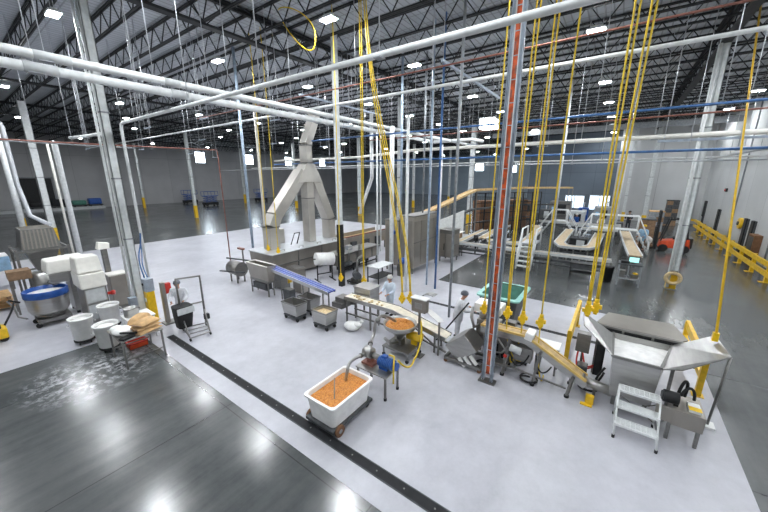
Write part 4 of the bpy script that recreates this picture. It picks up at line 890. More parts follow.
# yellow barriers
def barrier(x0, y0, x1, label, h=1.0):
    t = T('safety_barrier', label, 'barrier', (x0, y0, 0), 'yellow safety barriers')
    for x in (x0, x1): MB().bb((x-.06, y0-.06, .02), (x+.06, y0+.06, h)).build('post', YELLOW, t); MB().bb((x-.12, y0-.12, FZ if x < 15.2 else 0), (x+.12, y0+.12, .02)).build('foot', YELLOW, t)
    MB().bar((x0-.06, y0, h-.08), (x1+.06, y0, h-.08), .09, .22).build('top_rail', YELLOW, t); MB().bar((x0, y0, .5), (x1, y0, .5), .07, .14).build('mid_rail', YELLOW, t)
barrier(10.37, .6, 13.3, 'yellow safety barrier left of the big hopper'); barrier(10.57, -2.38, 13.3, 'yellow safety barrier behind the right wing of the big hopper')

# step stool
t = T('step_stool', 'white three-step rolling stool in front of the big hopper', 'step stool', (8.0, -1.0, 0))
yl, yr = -.64, -1.36
for i, (x, z) in enumerate(((8.36, .82), (8.1, .56), (7.84, .29))):
    m = MB(); 
    for k in range(7): m.bb((x-.11+k*.036, yr, z-.015), (x-.11+k*.036+.014, yl, z))
    for k in range(9): m.bb((x-.11, yr+k*(yl-yr)/8-.006, z-.018), (x+.11, yr+k*(yl-yr)/8+.006, z-.003))
    m.bar((x-.12, yr, z-.02), (x-.12, yl, z-.02), .03, .05).bar((x+.12, yr, z-.02), (x+.12, yl, z-.02), .03, .05).bar((x-.12, yr, z-.02), (x+.12, yr, z-.02), .03, .05).bar((x-.12, yl, z-.02), (x+.12, yl, z-.02), .03, .05)
    m.build('step', WHITE, t)
for y in (yl, yr):
    MB().tube([(7.62, y, .06), (8.26, y, .82)], .018, 8).build('front_leg', WHITE, t); MB().tube([(8.48, y, .06), (8.44, y, .82)], .018, 8).build('rear_leg', WHITE, t)
    MB().tube([(7.66, y, .12), (8.48, y, .12)], .014, 8).tube([(7.86, y, .34), (8.47, y, .5)], .012, 8).build('side_brace', WHITE, t)
    for x in (7.62, 8.48): MB().cyl((x, y, FZ), (x, y, .07), .03, 10).build('rubber_foot', BLACK, t)
MB().tube([(8.48, yl, .12), (8.46, yr, .6)], .012, 8).tube([(8.48, yr, .12), (8.46, yl, .6)], .012, 8).build('cross_brace', STEELD, t)

# ------------------------------------------------------------------ LEFT MIXING AREA
# spiral mixer with blue rim bowl
t = T('mixer_bowl', 'wheeled stainless mixing bowl with a bright blue rim, far left', 'bowl', (1.75, 17.2, 0))
MB().lathe([(.42, .42), (.52, .50), (.58, .62), (.60, 1.12), (.60, 1.14), (.575, 1.14), (.55, .65), (.4, .5), (.02, .48)], (1.80, 17.2, 0), 36).build('bowl', STEEL, t)
MB().lathe([(.612, 1.10), (.63, 1.12), (.63, 1.34), (.612, 1.36), (.58, 1.36), (.58, 1.12)], (1.80, 17.2, 0), 36).build('rim', BLUE, t)
MB().lathe([(.0, 1.24), (.3, 1.26), (.55, 1.22), (.575, 1.2), (.575, 1.14)], (1.80, 17.2, 0), 30).build('flour', DOUGH, t)
m = MB(); m.bb((1.38, 16.75, .16), (2.3, 17.6, .3)).cyl((1.8, 17.2, .3), (1.8, 17.2, .45), .4, 24); m.build('dolly', STEELD, t)
m = MB(); m.tube([(1.2, 17.7, .2), (1.0, 17.9, .3), (.95, 17.95, .75), (.85, 18.0, .95), (.95, 17.75, 1.0)], .03, 8); m.build('push_handle', STEEL, t)
for x, y in ((1.38, 16.85), (2.2, 16.85), (1.38, 17.5), (2.2, 17.5)): MB().cyl((x, y-.03, .092), (x, y+.03, .092), .09, 14).build('caster', BLACK, t)
t = T('spiral_mixer', 'spiral mixer with a white overhanging head above the blue-rimmed bowl', 'mixer', (2.6, 18.0, 0))
MB().bb((2.56, 17.5, .1), (3.15, 18.4, 1.85)).build('base', STEEL, t, .03); legs(t, [(2.62, 17.56), (3.08, 17.56), (2.62, 18.33), (3.08, 18.33)], FZ, .11, BLACK, .1, 'foot')
m = MB(); m.hexa([(1.95, 17.35, 1.82), (3.18, 17.35, 1.82), (3.18, 18.4, 1.82), (1.95, 18.4, 1.82)], [(2.02, 17.4, 2.32), (3.18, 17.4, 2.36), (3.18, 18.35, 2.36), (2.02, 18.35, 2.32)]); m.build('head', OFFW, t, .06)
hp = MB().bb((2.75, 17.3, 1.7), (3.0, 17.34, 2.2)).build('head_panel', LGREY, t); MB().bb((2.8, 17.28, 1.9), (2.92, 17.3, 2.12)).build('switch', BLACK, hp)
MB().cyl((2.15, 17.65, 1.32), (2.15, 17.65, 1.82), .07, 14).build('shaft', STEEL, t)
m = MB(); m.tube([(2.1+.15*math.cos(k*.7), 17.5+.15*math.sin(k*.7), 1.62-k*.025) for k in range(12)], .03, 8).bar((2.15, 17.65, 1.62), (2.25, 17.5, 1.62), .05, .05); m.build('spiral_hook', STEELD, t)
MB().bb((2.0, 17.36, 1.45), (2.55, 17.39, 1.82)).build('bowl_guard', STEEL, t)
# dough divider with white sloped cover
t = T('dough_divider', 'steel dough divider with a big white stepped cover, beside the big column', 'machine', (2.9, 15.75, 0))
MB().bb((2.52, 15.3, .15), (3.15, 16.3, 1.55)).build('body', STEEL, t, .03)
MB().hexa([(2.46, 15.22, 1.5), (3.22, 15.22, 1.5), (3.22, 16.35, 1.5), (2.46, 16.35, 1.5)], [(2.46, 15.32, 2.05), (3.22, 15.32, 2.05), (3.22, 16.35, 2.05), (2.46, 16.35, 2.05)]).build('lower_cover', OFFW, t, .05)
MB().hexa([(2.48, 15.34, 2.07), (3.2, 15.34, 2.07), (3.2, 16.35, 2.07), (2.48, 16.35, 2.07)], [(2.52, 15.62, 2.62), (3.2, 15.62, 2.62), (3.2, 16.3, 2.62), (2.52, 16.3, 2.62)]).build('upper_cover', OFFW, t, .05)
MB().bb((2.56, 15.27, .3), (3.11, 15.3, .85)).bb((2.56, 15.27, .95), (3.11, 15.3, 1.45)).build('front_panel', LGREY, t); MB().bb((3.2, 15.6, .1), (3.24, 16.0, 1.4)).build('side_plate', STEELD, t)
MB().cyl((3.3, 15.35, 1.15), (3.4, 15.3, 1.15), .09, 14).bb((3.19, 15.33, 1.1), (3.31, 15.4, 1.2)).build('emergency_stop', RED, t)
legs(t, [(2.5, 15.35), (3.15, 15.35), (2.5, 16.25), (3.15, 16.25)], FZ, .16, STEELD, .1)
# bucket lift
t = T('bucket_lift', 'steel bucket lift with white capped mast right of the white-covered divider', 'lift', (4.0, 17.4, 0))
MB().bb((3.75, 17.5, FZ), (3.92, 17.75, 2.5)).build('mast', STEELD, t); MB().hexa([(3.6, 17.4, 2.5), (4.0, 17.4, 2.5), (4.0, 17.8, 2.5), (3.6, 17.8, 2.5)], [(3.68, 17.5, 2.8), (4.05, 17.5, 2.72), (4.05, 17.8, 2.72), (3.68, 17.8, 2.8)]).build('cap', OFFW, t, .02)
MB().bb((3.55, 16.6, FZ), (4.35, 17.4, .1)).build('base', STEELD, t); MB().bb((3.62, 16.7, .1), (4.25, 17.35, 1.45)).build('bucket', STEELW, t, .04); MB().bb((3.6, 16.68, 1.45), (4.27, 17.37, 1.5)).build('bucket_rim', OFFW, t)
# ribbed hopper behind
t = T('ribbed_hopper', 'large ribbed grey hopper on a scaffold behind the mixer at far left', 'hopper', (2.3, 20.8, 0))
MB().hexa([(1.75, 20.1, 2.45), (2.95, 20.1, 2.45), (2.95, 21.6, 2.45), (1.75, 21.6, 2.45)], [(1.85, 20.2, 3.3), (2.85, 20.2, 3.3), (2.85, 21.5, 3.3), (1.85, 21.5, 3.3)]).build('body', STEELD, t)
m = MB()
for k in range(9): x = 1.82+k*.125; m.bar((x, 20.09, 2.47), (1.88+k*.117, 20.18, 3.28), .045, .05)
for k in range(3): m.bar((1.88, 20.4+k*.45, 3.32), (2.82, 20.4+k*.45, 3.32), .06, .04)
m.build('rib', STEELW, t)
m = MB(); m.hexa([(2.1, 20.5, 1.4), (2.6, 20.5, 1.4), (2.6, 21.2, 1.4), (2.1, 21.2, 1.4)], [(1.8, 20.15, 2.45), (2.9, 20.15, 2.45), (2.9, 21.55, 2.45), (1.8, 21.55, 2.45)]).cyl((2.35, 20.8, .9), (2.35, 20.8, 1.4), .2, 16); m.build('cone', STEELD, t)
legs(t, [(1.55, 19.95), (3.15, 19.95), (1.55, 21.7), (3.15, 21.7)], FZ, 2.5, STEELD, .08)
m = MB(); 
for z in (2.4, 1.3): MB().bar((1.55, 19.95, z), (3.15, 19.95, z), .07, .07).bar((1.55, 21.7, z), (3.15, 21.7, z), .07, .07).bar((1.55, 19.95, z), (1.55, 21.7, z), .07, .07).bar((3.15, 19.95, z), (3.15, 21.7, z), .07, .07).build('scaffold', STEELD, t)
t = T('steel_platform', 'steel platform top with brown panels left of the mixer', 'platform', (1.7, 19.6, 0))
MB().bb((1.1, 19.1, 1.45), (1.75, 19.75, 1.8)).build('bin', CARD, t); legs(t, [(1.15, 19.15), (1.7, 19.15), (1.15, 19.7), (1.7, 19.7)], FZ, 1.46, STEELD, .06)
MB().cyl((2.05, 19.3, .5), (2.05, 19.3, 1.6), .32, 20).build('drum', STEEL, t); legs(t, [(1.85, 19.3), (2.25, 19.3)], FZ, .52, STEELD, .06); MB().bar((1.6, 19.3, 1.0), (2.05, 19.3, 1.0), .06, .06).build('tie_bar', STEELD, t)
# wooden pallet stack at left edge
t = T('wood_pallet', 'low wooden pallet stack on the floor at the left edge', 'pallet', (.6, 21.0, 0))
m = MB()
for k in range(4): 
    z = .02+k*.15
    for j in range(6): m.bb((-.1, 20.3+j*.24, z+.1), (1.15, 20.3+j*.24+.16, z+.12))
m.build('deck_board', PAPER, t)
m = MB()
for k in range(4):
    for x in (-.1, .45, 1.0): m.bb((x, 20.3, FZ+k*.15), (x+.1, 21.7, .12+k*.15))
m.build('stringer', CARD, t)
t = T('blue_bin', 'blue plastic crate on a stand at the far left edge behind the pallets', 'crate', (1.1, 24.5, 0))
MB().bb((.5, 23.9, 1.0), (1.6, 25.1, 1.7)).build('crate', HIVIS, t, .04); MB().bb((.52, 23.92, 1.7), (1.58, 25.08, 1.74)).build('lid', PLASTIC, t); legs(t, [(.6, 24), (1.5, 24), (.6, 25), (1.5, 25)], FZ, 1.01, STEELD, .07)
# yellow pallet jack at left edge
t = T('pallet_jack', 'yellow electric pallet jack cut by the left edge of the photo', 'pallet jack', (.5, 17.0, 0))
MB().bb((.05, 16.75, .12), (.62, 17.35, .48)).build('body', YELLOW, t, .05); MB().bb((.1, 16.8, .48), (.5, 17.3, .62)).build('battery', BLACKM, t, .02)
MB().tube([(.55, 17.1, .4), (.85, 17.5, .8), (1.0, 17.85, 1.05)], .03, 8).build('tiller', BLACKM, t); MB().tube([(.88, 17.95, 1.1), (1.12, 17.75, 1.0)], .035, 8).build('tiller_grip', BLACK, t)
for x, y in ((.5, 16.85), (.5, 17.25), (.1, 16.85)): MB().cyl((x, y-.05, .114), (x, y+.05, .114), .11, 16).build('wheel', BLACK, t)
MB().bb((-1.1, 16.8, .06), (.1, 16.95, .16)).bb((-1.1, 17.15, .06), (.1, 17.3, .16)).build('fork', STEELD, t)
t.location.x -= .02; t.location.y -= .45
# barrels
def barrel(x, y, label):
    t = T('ingredient_barrel', label, 'barrel', (x, y, 0), 'white ingredient barrels')
    MB().lathe([(.245, .17), (.265, .2), (.31, .88), (.335, .89), (.335, .935), (.30, .935), (.295, .88), (.25, .22), (.01, .21)], (x, y, 0), 28).build('barrel', PLASTIC, t)
    MB().lathe([(.0, .86), (.15, .875), (.29, .84)], (x, y, 0), 24).build('flour', DOUGH, t)
    MB().lathe([(.26, .1), (.28, .12), (.28, .17), (.01, .17)], (x, y, 0), 24).build('dolly', BLACK, t)
    for k in range(4): a = k*PI/2+.6; MB().cyl((x+.2*math.cos(a)-.015, y+.2*math.sin(a), .05), (x+.2*math.cos(a)+.015, y+.2*math.sin(a), .05), .045, 10).build('caster', BLACK, t)
    for s in (-1, 1): MB().tube([(x+s*.31, y-.08, .72), (x+s*.36, y-.06, .70), (x+s*.36, y+.06, .70), (x+s*.31, y+.08, .72)], .012, 6).build('handle', PLASTIC, t)
barrel(2.08, 14.05, 'white round barrel on a dolly, leftmost of three, standing clear'); barrel(2.42, 12.75, 'white round barrel partly behind the steel table, nearest of three'); barrel(2.98, 14.7, 'white round barrel standing behind two others, farthest of three')
# flour table and things on it
t = table(2.30, 3.38, 10.88, 12.12, .92, 'thin-legged steel table with paper sacks beside the barrels', STEEL, STEELD, False, 'sack_table', .035)
MB().bar((2.35, 10.93, .3), (3.33, 10.93, .3), .03, .03).bar((2.35, 12.07, .3), (3.33, 12.07, .3), .03, .03).build('stretcher', STEELD, t)
def sack(c, d, rz, label, m_=PAPER, tilt=0):
    t = T('paper_sack', label, 'sack', c, 'brown paper sacks')
    s = MB(); n = 8; vs = []; fs = []; Mx = Matrix.Translation(c) @ Matrix.Rotation(rz, 4, 'Z') @ Matrix.Rotation(tilt, 4, 'Y')
    for a in range(n+1):
        for b in range(n+1):
            u, v = a/n*2-1, b/n*2-1; h = d[2]*(1-abs(u)**3)**.5*(1-abs(v)**4)**.5
            vs.append(Mx @ V((u*d[0]/2, v*d[1]/2, d[2]*.15+h*.85+R.uniform(-.006, .006))))
    for a in range(n):
        for b in range(n): q = a*(n+1)+b; fs.append((q, q+1, q+n+2, q+n+1))
    k = len(vs); bot_ = [Mx @ V((u*d[0]/2*.96, v*d[1]/2*.96, 0)) for u, v in ((-1, -1), (1, -1), (1, 1), (-1, 1))]
    edge = [a*(n+1) for a in range(n+1)]+[n*(n+1)+b for b in range(1, n+1)]+[a*(n+1)+n for a in range(n-1, -1, -1)]+[b for b in range(n-1, 0, -1)]
    low = [V((vs[i][0], vs[i][1], vs[i][2]-d[2]*.12)) for i in edge]; ne = len(edge)
    vs += low; fs += [(edge[i], edge[(i+1) % ne], k+(i+1) % ne, k+i) for i in range(ne)]; fs.append(tuple(k+i for i in range(ne)))
    s.add(vs, fs, True); sk_ = s.build('sack', m_, t)
    MB().box(Mx @ V((-d[0]/2-.015, 0, d[2]*.25)), (.05, d[1]*.9, .012), rz).build('stitched_end', CARD, sk_)
sack((3.02, 11.2, .925), (.70, .50, .13), .35, 'flat brown paper sack, lowest of the stack on the steel table'); sack((3.04, 11.22, 1.05), (.66, .48, .12), .15, 'flat brown paper sack in the middle of the stack on the steel table'); sack((3.06, 11.2, 1.165), (.62, .46, .11), .4, 'flat brown paper sack topping the stack on the steel table')
sack((3.08, 11.84, .925), (.80, .40, .32), .75, 'rolled brown sack lying at the back of the steel table')
t = T('plastic_bag', 'crumpled white bag with a dark scoop at the left of the steel table', 'bag', (2.55, 11.5, .92))
m = MB(); m.ball((2.53, 11.48, 1.02), .26, 14, (1, 1.35, .42)).ball((2.46, 11.78, 1.02), .17, 12, (1, 1, .55)).ball((2.54, 11.28, 1.0), .15, 12, (1, 1, .55)); m.build('bag', PLASTIC, t)
t = T('hand_scoop', 'dark metal scoop resting on the white bag on the steel table', 'scoop', (2.45, 11.2, .92)); MB().tube([(2.36, 11.42, 1.0), (2.45, 11.12, 1.08), (2.75, 11.02, 1.0)], .035, 8).build('handle', BLACKM, t); MB().box((2.5, 11.02, .95), (.34, .2, .06), .4).build('blade', BLACKM, t)
t = T('red_crate', 'shallow red crate on the floor just behind the steel table', 'crate', (3.03, 12.37, 0))
x0, x1, y0, y1 = 2.78, 3.28, 12.18, 12.56
m = MB(); m.bb((x0, y0, FZ*0+.001), (x1, y1, .03)).bb((x0, y0, .03), (x0+.03, y1, .17)).bb((x1-.03, y0, .03), (x1, y1, .17)).bb((x0, y0, .03), (x1, y0+.03, .17)).bb((x0, y1-.03, .03), (x1, y1, .17)); m.build('crate', FORK, t, .01)
MB().bb((x0-.015, y0-.015, .15), (x0+.03, y1+.015, .19)).bb((x1-.03, y0-.015, .15), (x1+.015, y1+.015, .19)).bb((x0, y0-.015, .15), (x1, y0+.03, .19)).bb((x0, y1-.03, .15), (x1, y1+.015, .19)).build('rim', RED, t)
t = table(2.95, 3.75, 12.55, 13.35, .85, 'low white stand holding a steel pot behind the steel table', PLASTIC, WHITE, True, 'pot_stand')
t = T('steel_pot', 'round steel pot on the low white stand behind the barrels', 'pot', (3.2, 13.0, .85))
MB().lathe([(.2, .85), (.21, .87), (.21, 1.13), (.225, 1.14), (.2, 1.14), (.195, .89), (.01, .88)], (3.2, 13.0, 0), 24).build('pot', STEEL, t)
for s in (-1, 1): MB().tube([(3.2+s*.21, 12.94, 1.06), (3.2+s*.26, 12.95, 1.06), (3.2+s*.26, 13.05, 1.06), (3.2+s*.21, 13.06, 1.06)], .01, 6).build('handle', STEELD, t)
# control pedestal with yellow base
t = T('control_pedestal', 'yellow control pedestal with a blue-grey box at the foot of the big column', 'control box', (4.15, 14.1, 0))
MB().bb((3.98, 13.92, FZ), (4.26, 14.22, 1.25)).build('pedestal', YELLOW, t, .03); sb = MB().bb((3.98, 13.9, 1.25), (4.28, 14.25, 1.75)).build('switch_box', STRUT, t, .02)
MB().cyl((3.97, 14.05, 1.55), (3.94, 14.05, 1.55), .05, 12).build('dial', BLACK, sb); MB().bb((3.965, 14.0, .85), (3.98, 14.14, 1.0)).build('tag_plate', WHITE, t)
m = MB().tube(bez((4.1, 14.2, 1.75), (4.0, 14.5, 2.8), (4.3, 14.6, 2.6), (4.35, 14.62, 3.4)), .025, 6).tube(bez((4.2, 14.2, 1.75), (4.1, 14.45, 2.4), (4.3, 14.6, 2.3), (4.3, 14.62, 3.0)), .02, 6); m.build('cable', BLUEP, t)
MB().bb((3.55, 14.3, .2), (3.78, 14.55, 1.05)).bb((3.64, 14.4, FZ), (3.7, 14.46, .2)).build('grey_box', STRUT, t)
t = T('red_panel_post', 'narrow steel machine post with a red box beside the worker in grey', 'post', (4.5, 13.35, 0))
MB().bb((4.3, 13.3, FZ), (4.42, 13.5, 1.65)).build('post', STEELW, t); MB().bb((4.42, 13.3, 1.2), (4.62, 13.46, 1.6)).build('red_box', RED, t, .015); MB().bb((4.2, 13.2, FZ), (4.7, 13.6, .06)).build('base', STEELD, t)
# rack trolley with black bag
t = T('bag_trolley', 'tall steel frame trolley holding a black bag, by the worker in grey', 'trolley', (4.5, 12.0, 0))
P1, P2, P3, P4 = (4.42, 12.25), (5.12, 12.0), (4.2, 11.2), (4.85, 11.15)
MB().tube([(*P1, .1), (*P1, 1.98), (*P2, 1.98), (*P2, .1)], .042, 8).build('upper_frame', STEELD, t)
m = MB(); m.tube([(*P1, .12), (*P3, .12), (*P4, .12), (*P2, .12), (*P1, .12)], .026, 8).tube([(4.36, 11.9, .12), (5.04, 11.7, .12)], .02, 8).tube([(4.28, 11.55, .12), (4.95, 11.42, .12)], .02, 8).tube([(*P3, .12), (*P1, .7)], .02, 8).tube([(*P4, .12), (*P2, .7)], .02, 8); m.build('floor_frame', STEELG, t)
MB().tube([(*P1, .95), (*P2, .98)], .03, 8).build('cross_rail', STEELD, t)
MB().bb((5.06, 11.86, .3), (5.22, 12.0, .5)).build('latch_block', BLACKM, t)
m = loft([rrect(4.22, 4.66, 11.95, 12.4, .12, .2), rrect(4.18, 4.72, 11.88, 12.44, .16, .6), rrect(4.16, 4.74, 11.85, 12.46, .16, 1.0), rrect(4.2, 4.7, 11.9, 12.42, .14, 1.02)], MB(), True, True); m.build('bag', BLACK, t)
MB().bb((4.16, 11.82, .78), (4.72, 11.85, 1.0)).build('pale_label', LGREY, t)
for x, y in (P1, P2, P3, P4): MB().cyl((x-.02, y, .054), (x+.02, y, .054), .05, 12).build('caster', BLACK, t)
for i, (x, c_) in enumerate(((9.5, 'dark'), (12.0, 'navy'), (14.5, 'green'), (16.6, 'blue'))): 
    t = T('parked_cart', '%s covered cart parked on the pale curb at the far left wall, %s from left' % (c_, NTH[i]), 'cart', (x, 75.3, .45))
    MB().bb((x-.9, 74.7, .75), (x+.9, 75.9, 1.5+.3*(i % 2))).build('cover', (BLACKM, NAVY, GREENP, BLUE)[i], t, .2); MB().bb((x-.95, 74.65, .55), (x+.95, 75.95, .75)).build('chassis', DGREY, t)
    for s in (-.7, .7): MB().cyl((x+s, 74.7, .6), (x+s, 75.9, .6), .15, 12).build('wheel', BLACK, t)
for (x, y, lab) in ((31.0, 63.5, 'blue scissor lift in the dark hall, left of the blue vertical tube'), (44, 66.5, 'blue scissor lift in the dark hall behind the exhaust duct'), (31.5, 73, 'blue scissor lift farthest left in the dark hall')):
    t = T('scissor_lift', lab, 'lift', (x, y, 0)); MB().bb((x-1.3, y-.6, .25), (x+1.3, y+.6, .7)).build('base', BLACKM, t, .05)
    m = MB()
    for k in range(3):
        for s in (-.5, .5): m.bar((x-1.1, y+s, .75+k*.35), (x+1.1, y+s, 1.1+k*.35), .08, .08).bar((x+1.1, y+s, .75+k*.35), (x-1.1, y+s, 1.1+k*.35), .08, .08)
    m.build('scissor_arm', BLUE, t); MB().bb((x-1.3, y-.6, 1.85), (x+1.3, y+.6, 1.95)).build('platform', BLUE, t)
    m = MB()
    for s in (-.6, .6): m.bar((x-1.3, y+s, 2.7), (x+1.3, y+s, 2.7), .06, .06)
    for a in (-1.3, 0, 1.3):
        for s in (-.6, .6): m.bar((x+a, y+s, 1.95), (x+a, y+s, 2.7), .06, .06)
    m.build('guard_rail', BLUE, t)
    for a in (-.95, .95):
        for s in (-.62, .62): MB().cyl((x+a, y+s-.08, .252), (x+a, y+s+.08, .252), .25, 14).build('wheel', BLACK, t)

# ------------------------------------------------------------------ BACK CONVEYOR AREA
def belt_loop(pts, label, w_=.5, z=1.0, edge=LGREY, belt=BELTT, legstep=1, name='belt_conveyor', closed=False):
    t = T(name, label, 'conveyor', (pts[0][0], pts[0][1], 0))
    P = [V((p[0], p[1], p[2] if len(p) > 2 else z)) for p in pts]
    nn = len(P); L_, R_ = [], []
    for i, p in enumerate(P):
        a = P[max(i-1, 0)]; b = P[min(i+1, nn-1)]
        if i in (0, nn-1): d = ((b-a).xy).normalized(); k = 1
        else:
            d1 = (p-a).xy.normalized(); d2 = (b-p).xy.normalized(); d = (d1+d2).normalized(); k = 1/max(.5, d.dot(d1))
        n_ = V((-d.y, d.x, 0))*k; L_.append(p+n_*w_/2); R_.append(p-n_*w_/2)
    m = MB(); e1 = MB()
    up = V((0, 0, .03))
    for i in range(nn-1):
        m.hexa([L_[i]-up, R_[i]-up, R_[i+1]-up, L_[i+1]-up], [L_[i]+up, R_[i]+up, R_[i+1]+up, L_[i+1]+up])
        e1.bar(L_[i]+V((0, 0, .0)), L_[i+1]+V((0, 0, .0)), .06, .16).bar(R_[i]+V((0, 0, .0)), R_[i+1]+V((0, 0, .0)), .06, .16)
    m.build('belt', belt, t); e1.build('side_rail', edge, t)
    u = MB()
    for i in range(nn-1):
        for k in (.35, .62): u.bar(V((P[i].x, P[i].y, P[i].z*k)), V((P[i+1].x, P[i+1].y, P[i+1].z*k)), .12 if k < .5 else .3, .07 if k < .5 else .14)
    u.build('under_frame', DGREY, t)
    for i in range(0, nn, legstep):
        for q in (L_[i], R_[i]): MB().bb((q.x-.04, q.y-.04, FZ), (q.x+.04, q.y+.04, q.z-.05)).build('leg', STEELD, t)
    return t
belt_loop([(20.9, 8.6), (20.95, 5.5), (21.0, 2.8), (21.1, -.2)], 'long straight white-railed conveyor crossing in front of the back area', .4)
belt_loop([(21.2, 8.7), (24.5, 8.85), (27.4, 8.95)] , 'short conveyor arm running away from the left corner of the back area', .45)
belt_loop([(23.4, 7.8), (27, 8.05), (31.4, 8.2)], 'long tan conveyor arm running deep toward the back', .6)
belt_loop([(23.0, 7.2), (22.9, 5.4), (23.5, 4.9), (30, 5.2), (33, 6)], 'inner tan conveyor bend left of the white stairs', .55)
belt_loop([(32, 3.0), (27.5, 2.95), (25.0, 2.9), (23.9, 2.5), (23.9, 1.9), (24.0, 1.3), (24.9, .9), (27.5, .85), (31, .8)], 'U-shaped tan conveyor loop behind the yellow cords', .62)
belt_loop([(33.5, -.85), (28, -1.05), (23.2, -1.3)], 'straight tan conveyor coming toward the black table and cabinet', .65)
belt_loop([(33.5, 2.3), (33.5, 1.4), (33.6, -.4)], 'cross conveyor at the rear of the U-shaped loop', .6)
belt_loop([(36.5, 6.5), (36.5, 2.2), (36.5, -.6)], 'rearmost cross conveyor before the glowing dock opening', .6)
t = T('floor_stanchion', 'small black motor on the corner of the front conveyor', 'motor', (22.4, 7.9, 0)); t.name = 'corner_motor'; ORG[t.name] = (22.4, 7.9, 0)
MB().cyl((22.3, 7.9, FZ), (22.3, 7.9, 1.0), .06, 10).build('stand', BLACKM, t); MB().cyl((22.3, 7.9, 1.0), (22.3, 7.9, 1.4), .17, 14).build('body', BLACKM, t)
# incline conveyor + elevated platform
t = belt_loop([(20.4, 11.9, 2.6), (24, 11.0, 3.5), (27.5, 10.2, 4.35), (34.5, 8.0, 4.4), (38, 4.0, 4.4)], 'tan incline conveyor climbing to the raised deck behind the stainless cabinets', .6, edge=BELTY, belt=BELTY)
t = T('mesh_enclosure', 'dark wire mesh enclosure under the raised tan conveyor', 'enclosure', (33, 8, 0))
m = MB()
for i in range(8): m.bar((29.0+i*.95, 10.6-i*.62, FZ), (29.0+i*.95, 10.6-i*.62, 4.0), .09, .09)
for z in (.4, 1.3, 2.2, 3.1, 4.0): m.bar((29.0, 10.6, z), (35.65, 6.26, z), .07, .07)
m.build('frame', BLACKM, t)
m = MB()
for i in range(40): x = 29.0+i*.17; m.bar((x, 10.6-(x-29)*.653, .1), (x, 10.6-(x-29)*.653, 4.0), .025, .025)
m.build('mesh', DGREY, t)
MB().hexa([(30.5, 10.6, .3), (35.5, 7.4, .3), (36.2, 8.4, .3), (31.2, 11.6, .3)], [(30.5, 10.6, 3.2), (35.5, 7.4, 3.2), (36.2, 8.4, 3.2), (31.2, 11.6, 3.2)]).build('inner_machine', BROWNC, t); legs(t, [(30.9, 10.8), (35.4, 7.9), (31.4, 11.2)], FZ, .32, BLACKM, .1)
t = T('white_partition', 'white partition panel standing under the tan incline conveyor', 'panel', (23, 10.6, 0))
MB().plate([(21.9, 11.2, .15), (24.4, 9.75, .15), (24.4, 9.75, 2.9), (21.9, 11.2, 2.05)], .06).build('panel', WHITE, t); legs(t, [(22.0, 11.14), (24.3, 9.81)], FZ, .2, ALU, .08)
t = T('carton_pallet', 'pallet of brown cartons with a pale sheet on top by the lower cabinet', 'pallet', (22.6, 9.55, 0))
MB().bb((22.1, 9.2, FZ), (23.0, 10.15, .14)).build('pallet', CARD, t)
for a in range(2):
    for b in range(2):
        for z in range(3): MB().bb((22.12+a*.45, 9.22+b*.46, .14+z*.42), (22.55+a*.45, 9.66+b*.46, .55+z*.42)).build('carton', CARD if (a+b+z) % 2 else PAPER, t)
MB().bb((22.0, 9.1, 1.41), (23.15, 10.25, 1.46)).build('top_sheet', OFFW, t)
# stairs
t = T('platform_stairs', 'white metal stairs with handrails over the front conveyor', 'stairs', (20.8, 4.05, 0))
for k in range(5): MB().bb((19.85+k*.17, 3.68, .22+k*.26), (20.12+k*.17, 4.44, .28+k*.26)).build('tread', WHITE, t)
for y in (3.66, 4.46):
    MB().bar((19.85, y, .05), (20.78, y, 1.5), .05, .16).build('stringer', WHITE, t)
    MB().tube([(19.9, y, .1), (19.9, y, 1.0), (20.8, y, 2.4), (22.2, y, 2.4), (22.2, y, .05)], .05, 8).tube([(20.35, y, .75), (20.35, y, 1.72)], .045, 8).tube([(20.8, y, 1.45), (20.8, y, 2.4)], .03, 8).build('handrail', WHITE, t)
MB().bb((20.75, 3.66, 1.44), (22.25, 4.46, 1.52)).build('landing', ALU, t)
legs(t, [(22.15, 3.75), (22.15, 4.38), (21.45, 3.75), (21.45, 4.38)], 0, 1.45, ALU, .06)
def crossover(x, y, label, h=1.7, D=.6, E_=1.5):
    t = T('crossover_stairs', label, 'stairs', (x, y, 0))
    for s in (-.4, .4):
        MB().tube([(x+s, y-E_, .05), (x+s, y-D, h), (x+s, y+D, h), (x+s, y+E_, .05)], .05, 8).build('stringer', WHITE, t)
        MB().tube([(x+s, y-E_, 1.0), (x+s, y-D, h+1), (x+s, y+D, h+1), (x+s, y+E_, 1.0)], .04, 8).tube([(x+s, y-E_, .02), (x+s, y-E_, 1.0)], .04, 8).tube([(x+s, y+E_, .02), (x+s, y+E_, 1.0)], .04, 8).tube([(x+s, y-D, h), (x+s, y-D, h+1)], .04, 8).tube([(x+s, y+D, h), (x+s, y+D, h+1)], .04, 8).build('handrail', WHITE, t)
    for k in range(5):
        for q in (-1, 1): MB().bb((x-.4, y+q*(E_-.05-k*(E_-D)/5)-.1, .2+k*h/5.5), (x+.4, y+q*(E_-.05-k*(E_-D)/5)+.1, .24+k*h/5.5)).build('tread', ALU, t)
    MB().bb((x-.42, y-D, h-.03), (x+.42, y+D, h+.03)).build('deck', ALU, t)
crossover(29.5, .0, 'white crossover stairs with slanted handrails over the right conveyors', 1.7, 1.45, 2.25); crossover(34.0, 4.2, 'white crossover stairs behind the inner tan conveyor bend', 1.5)
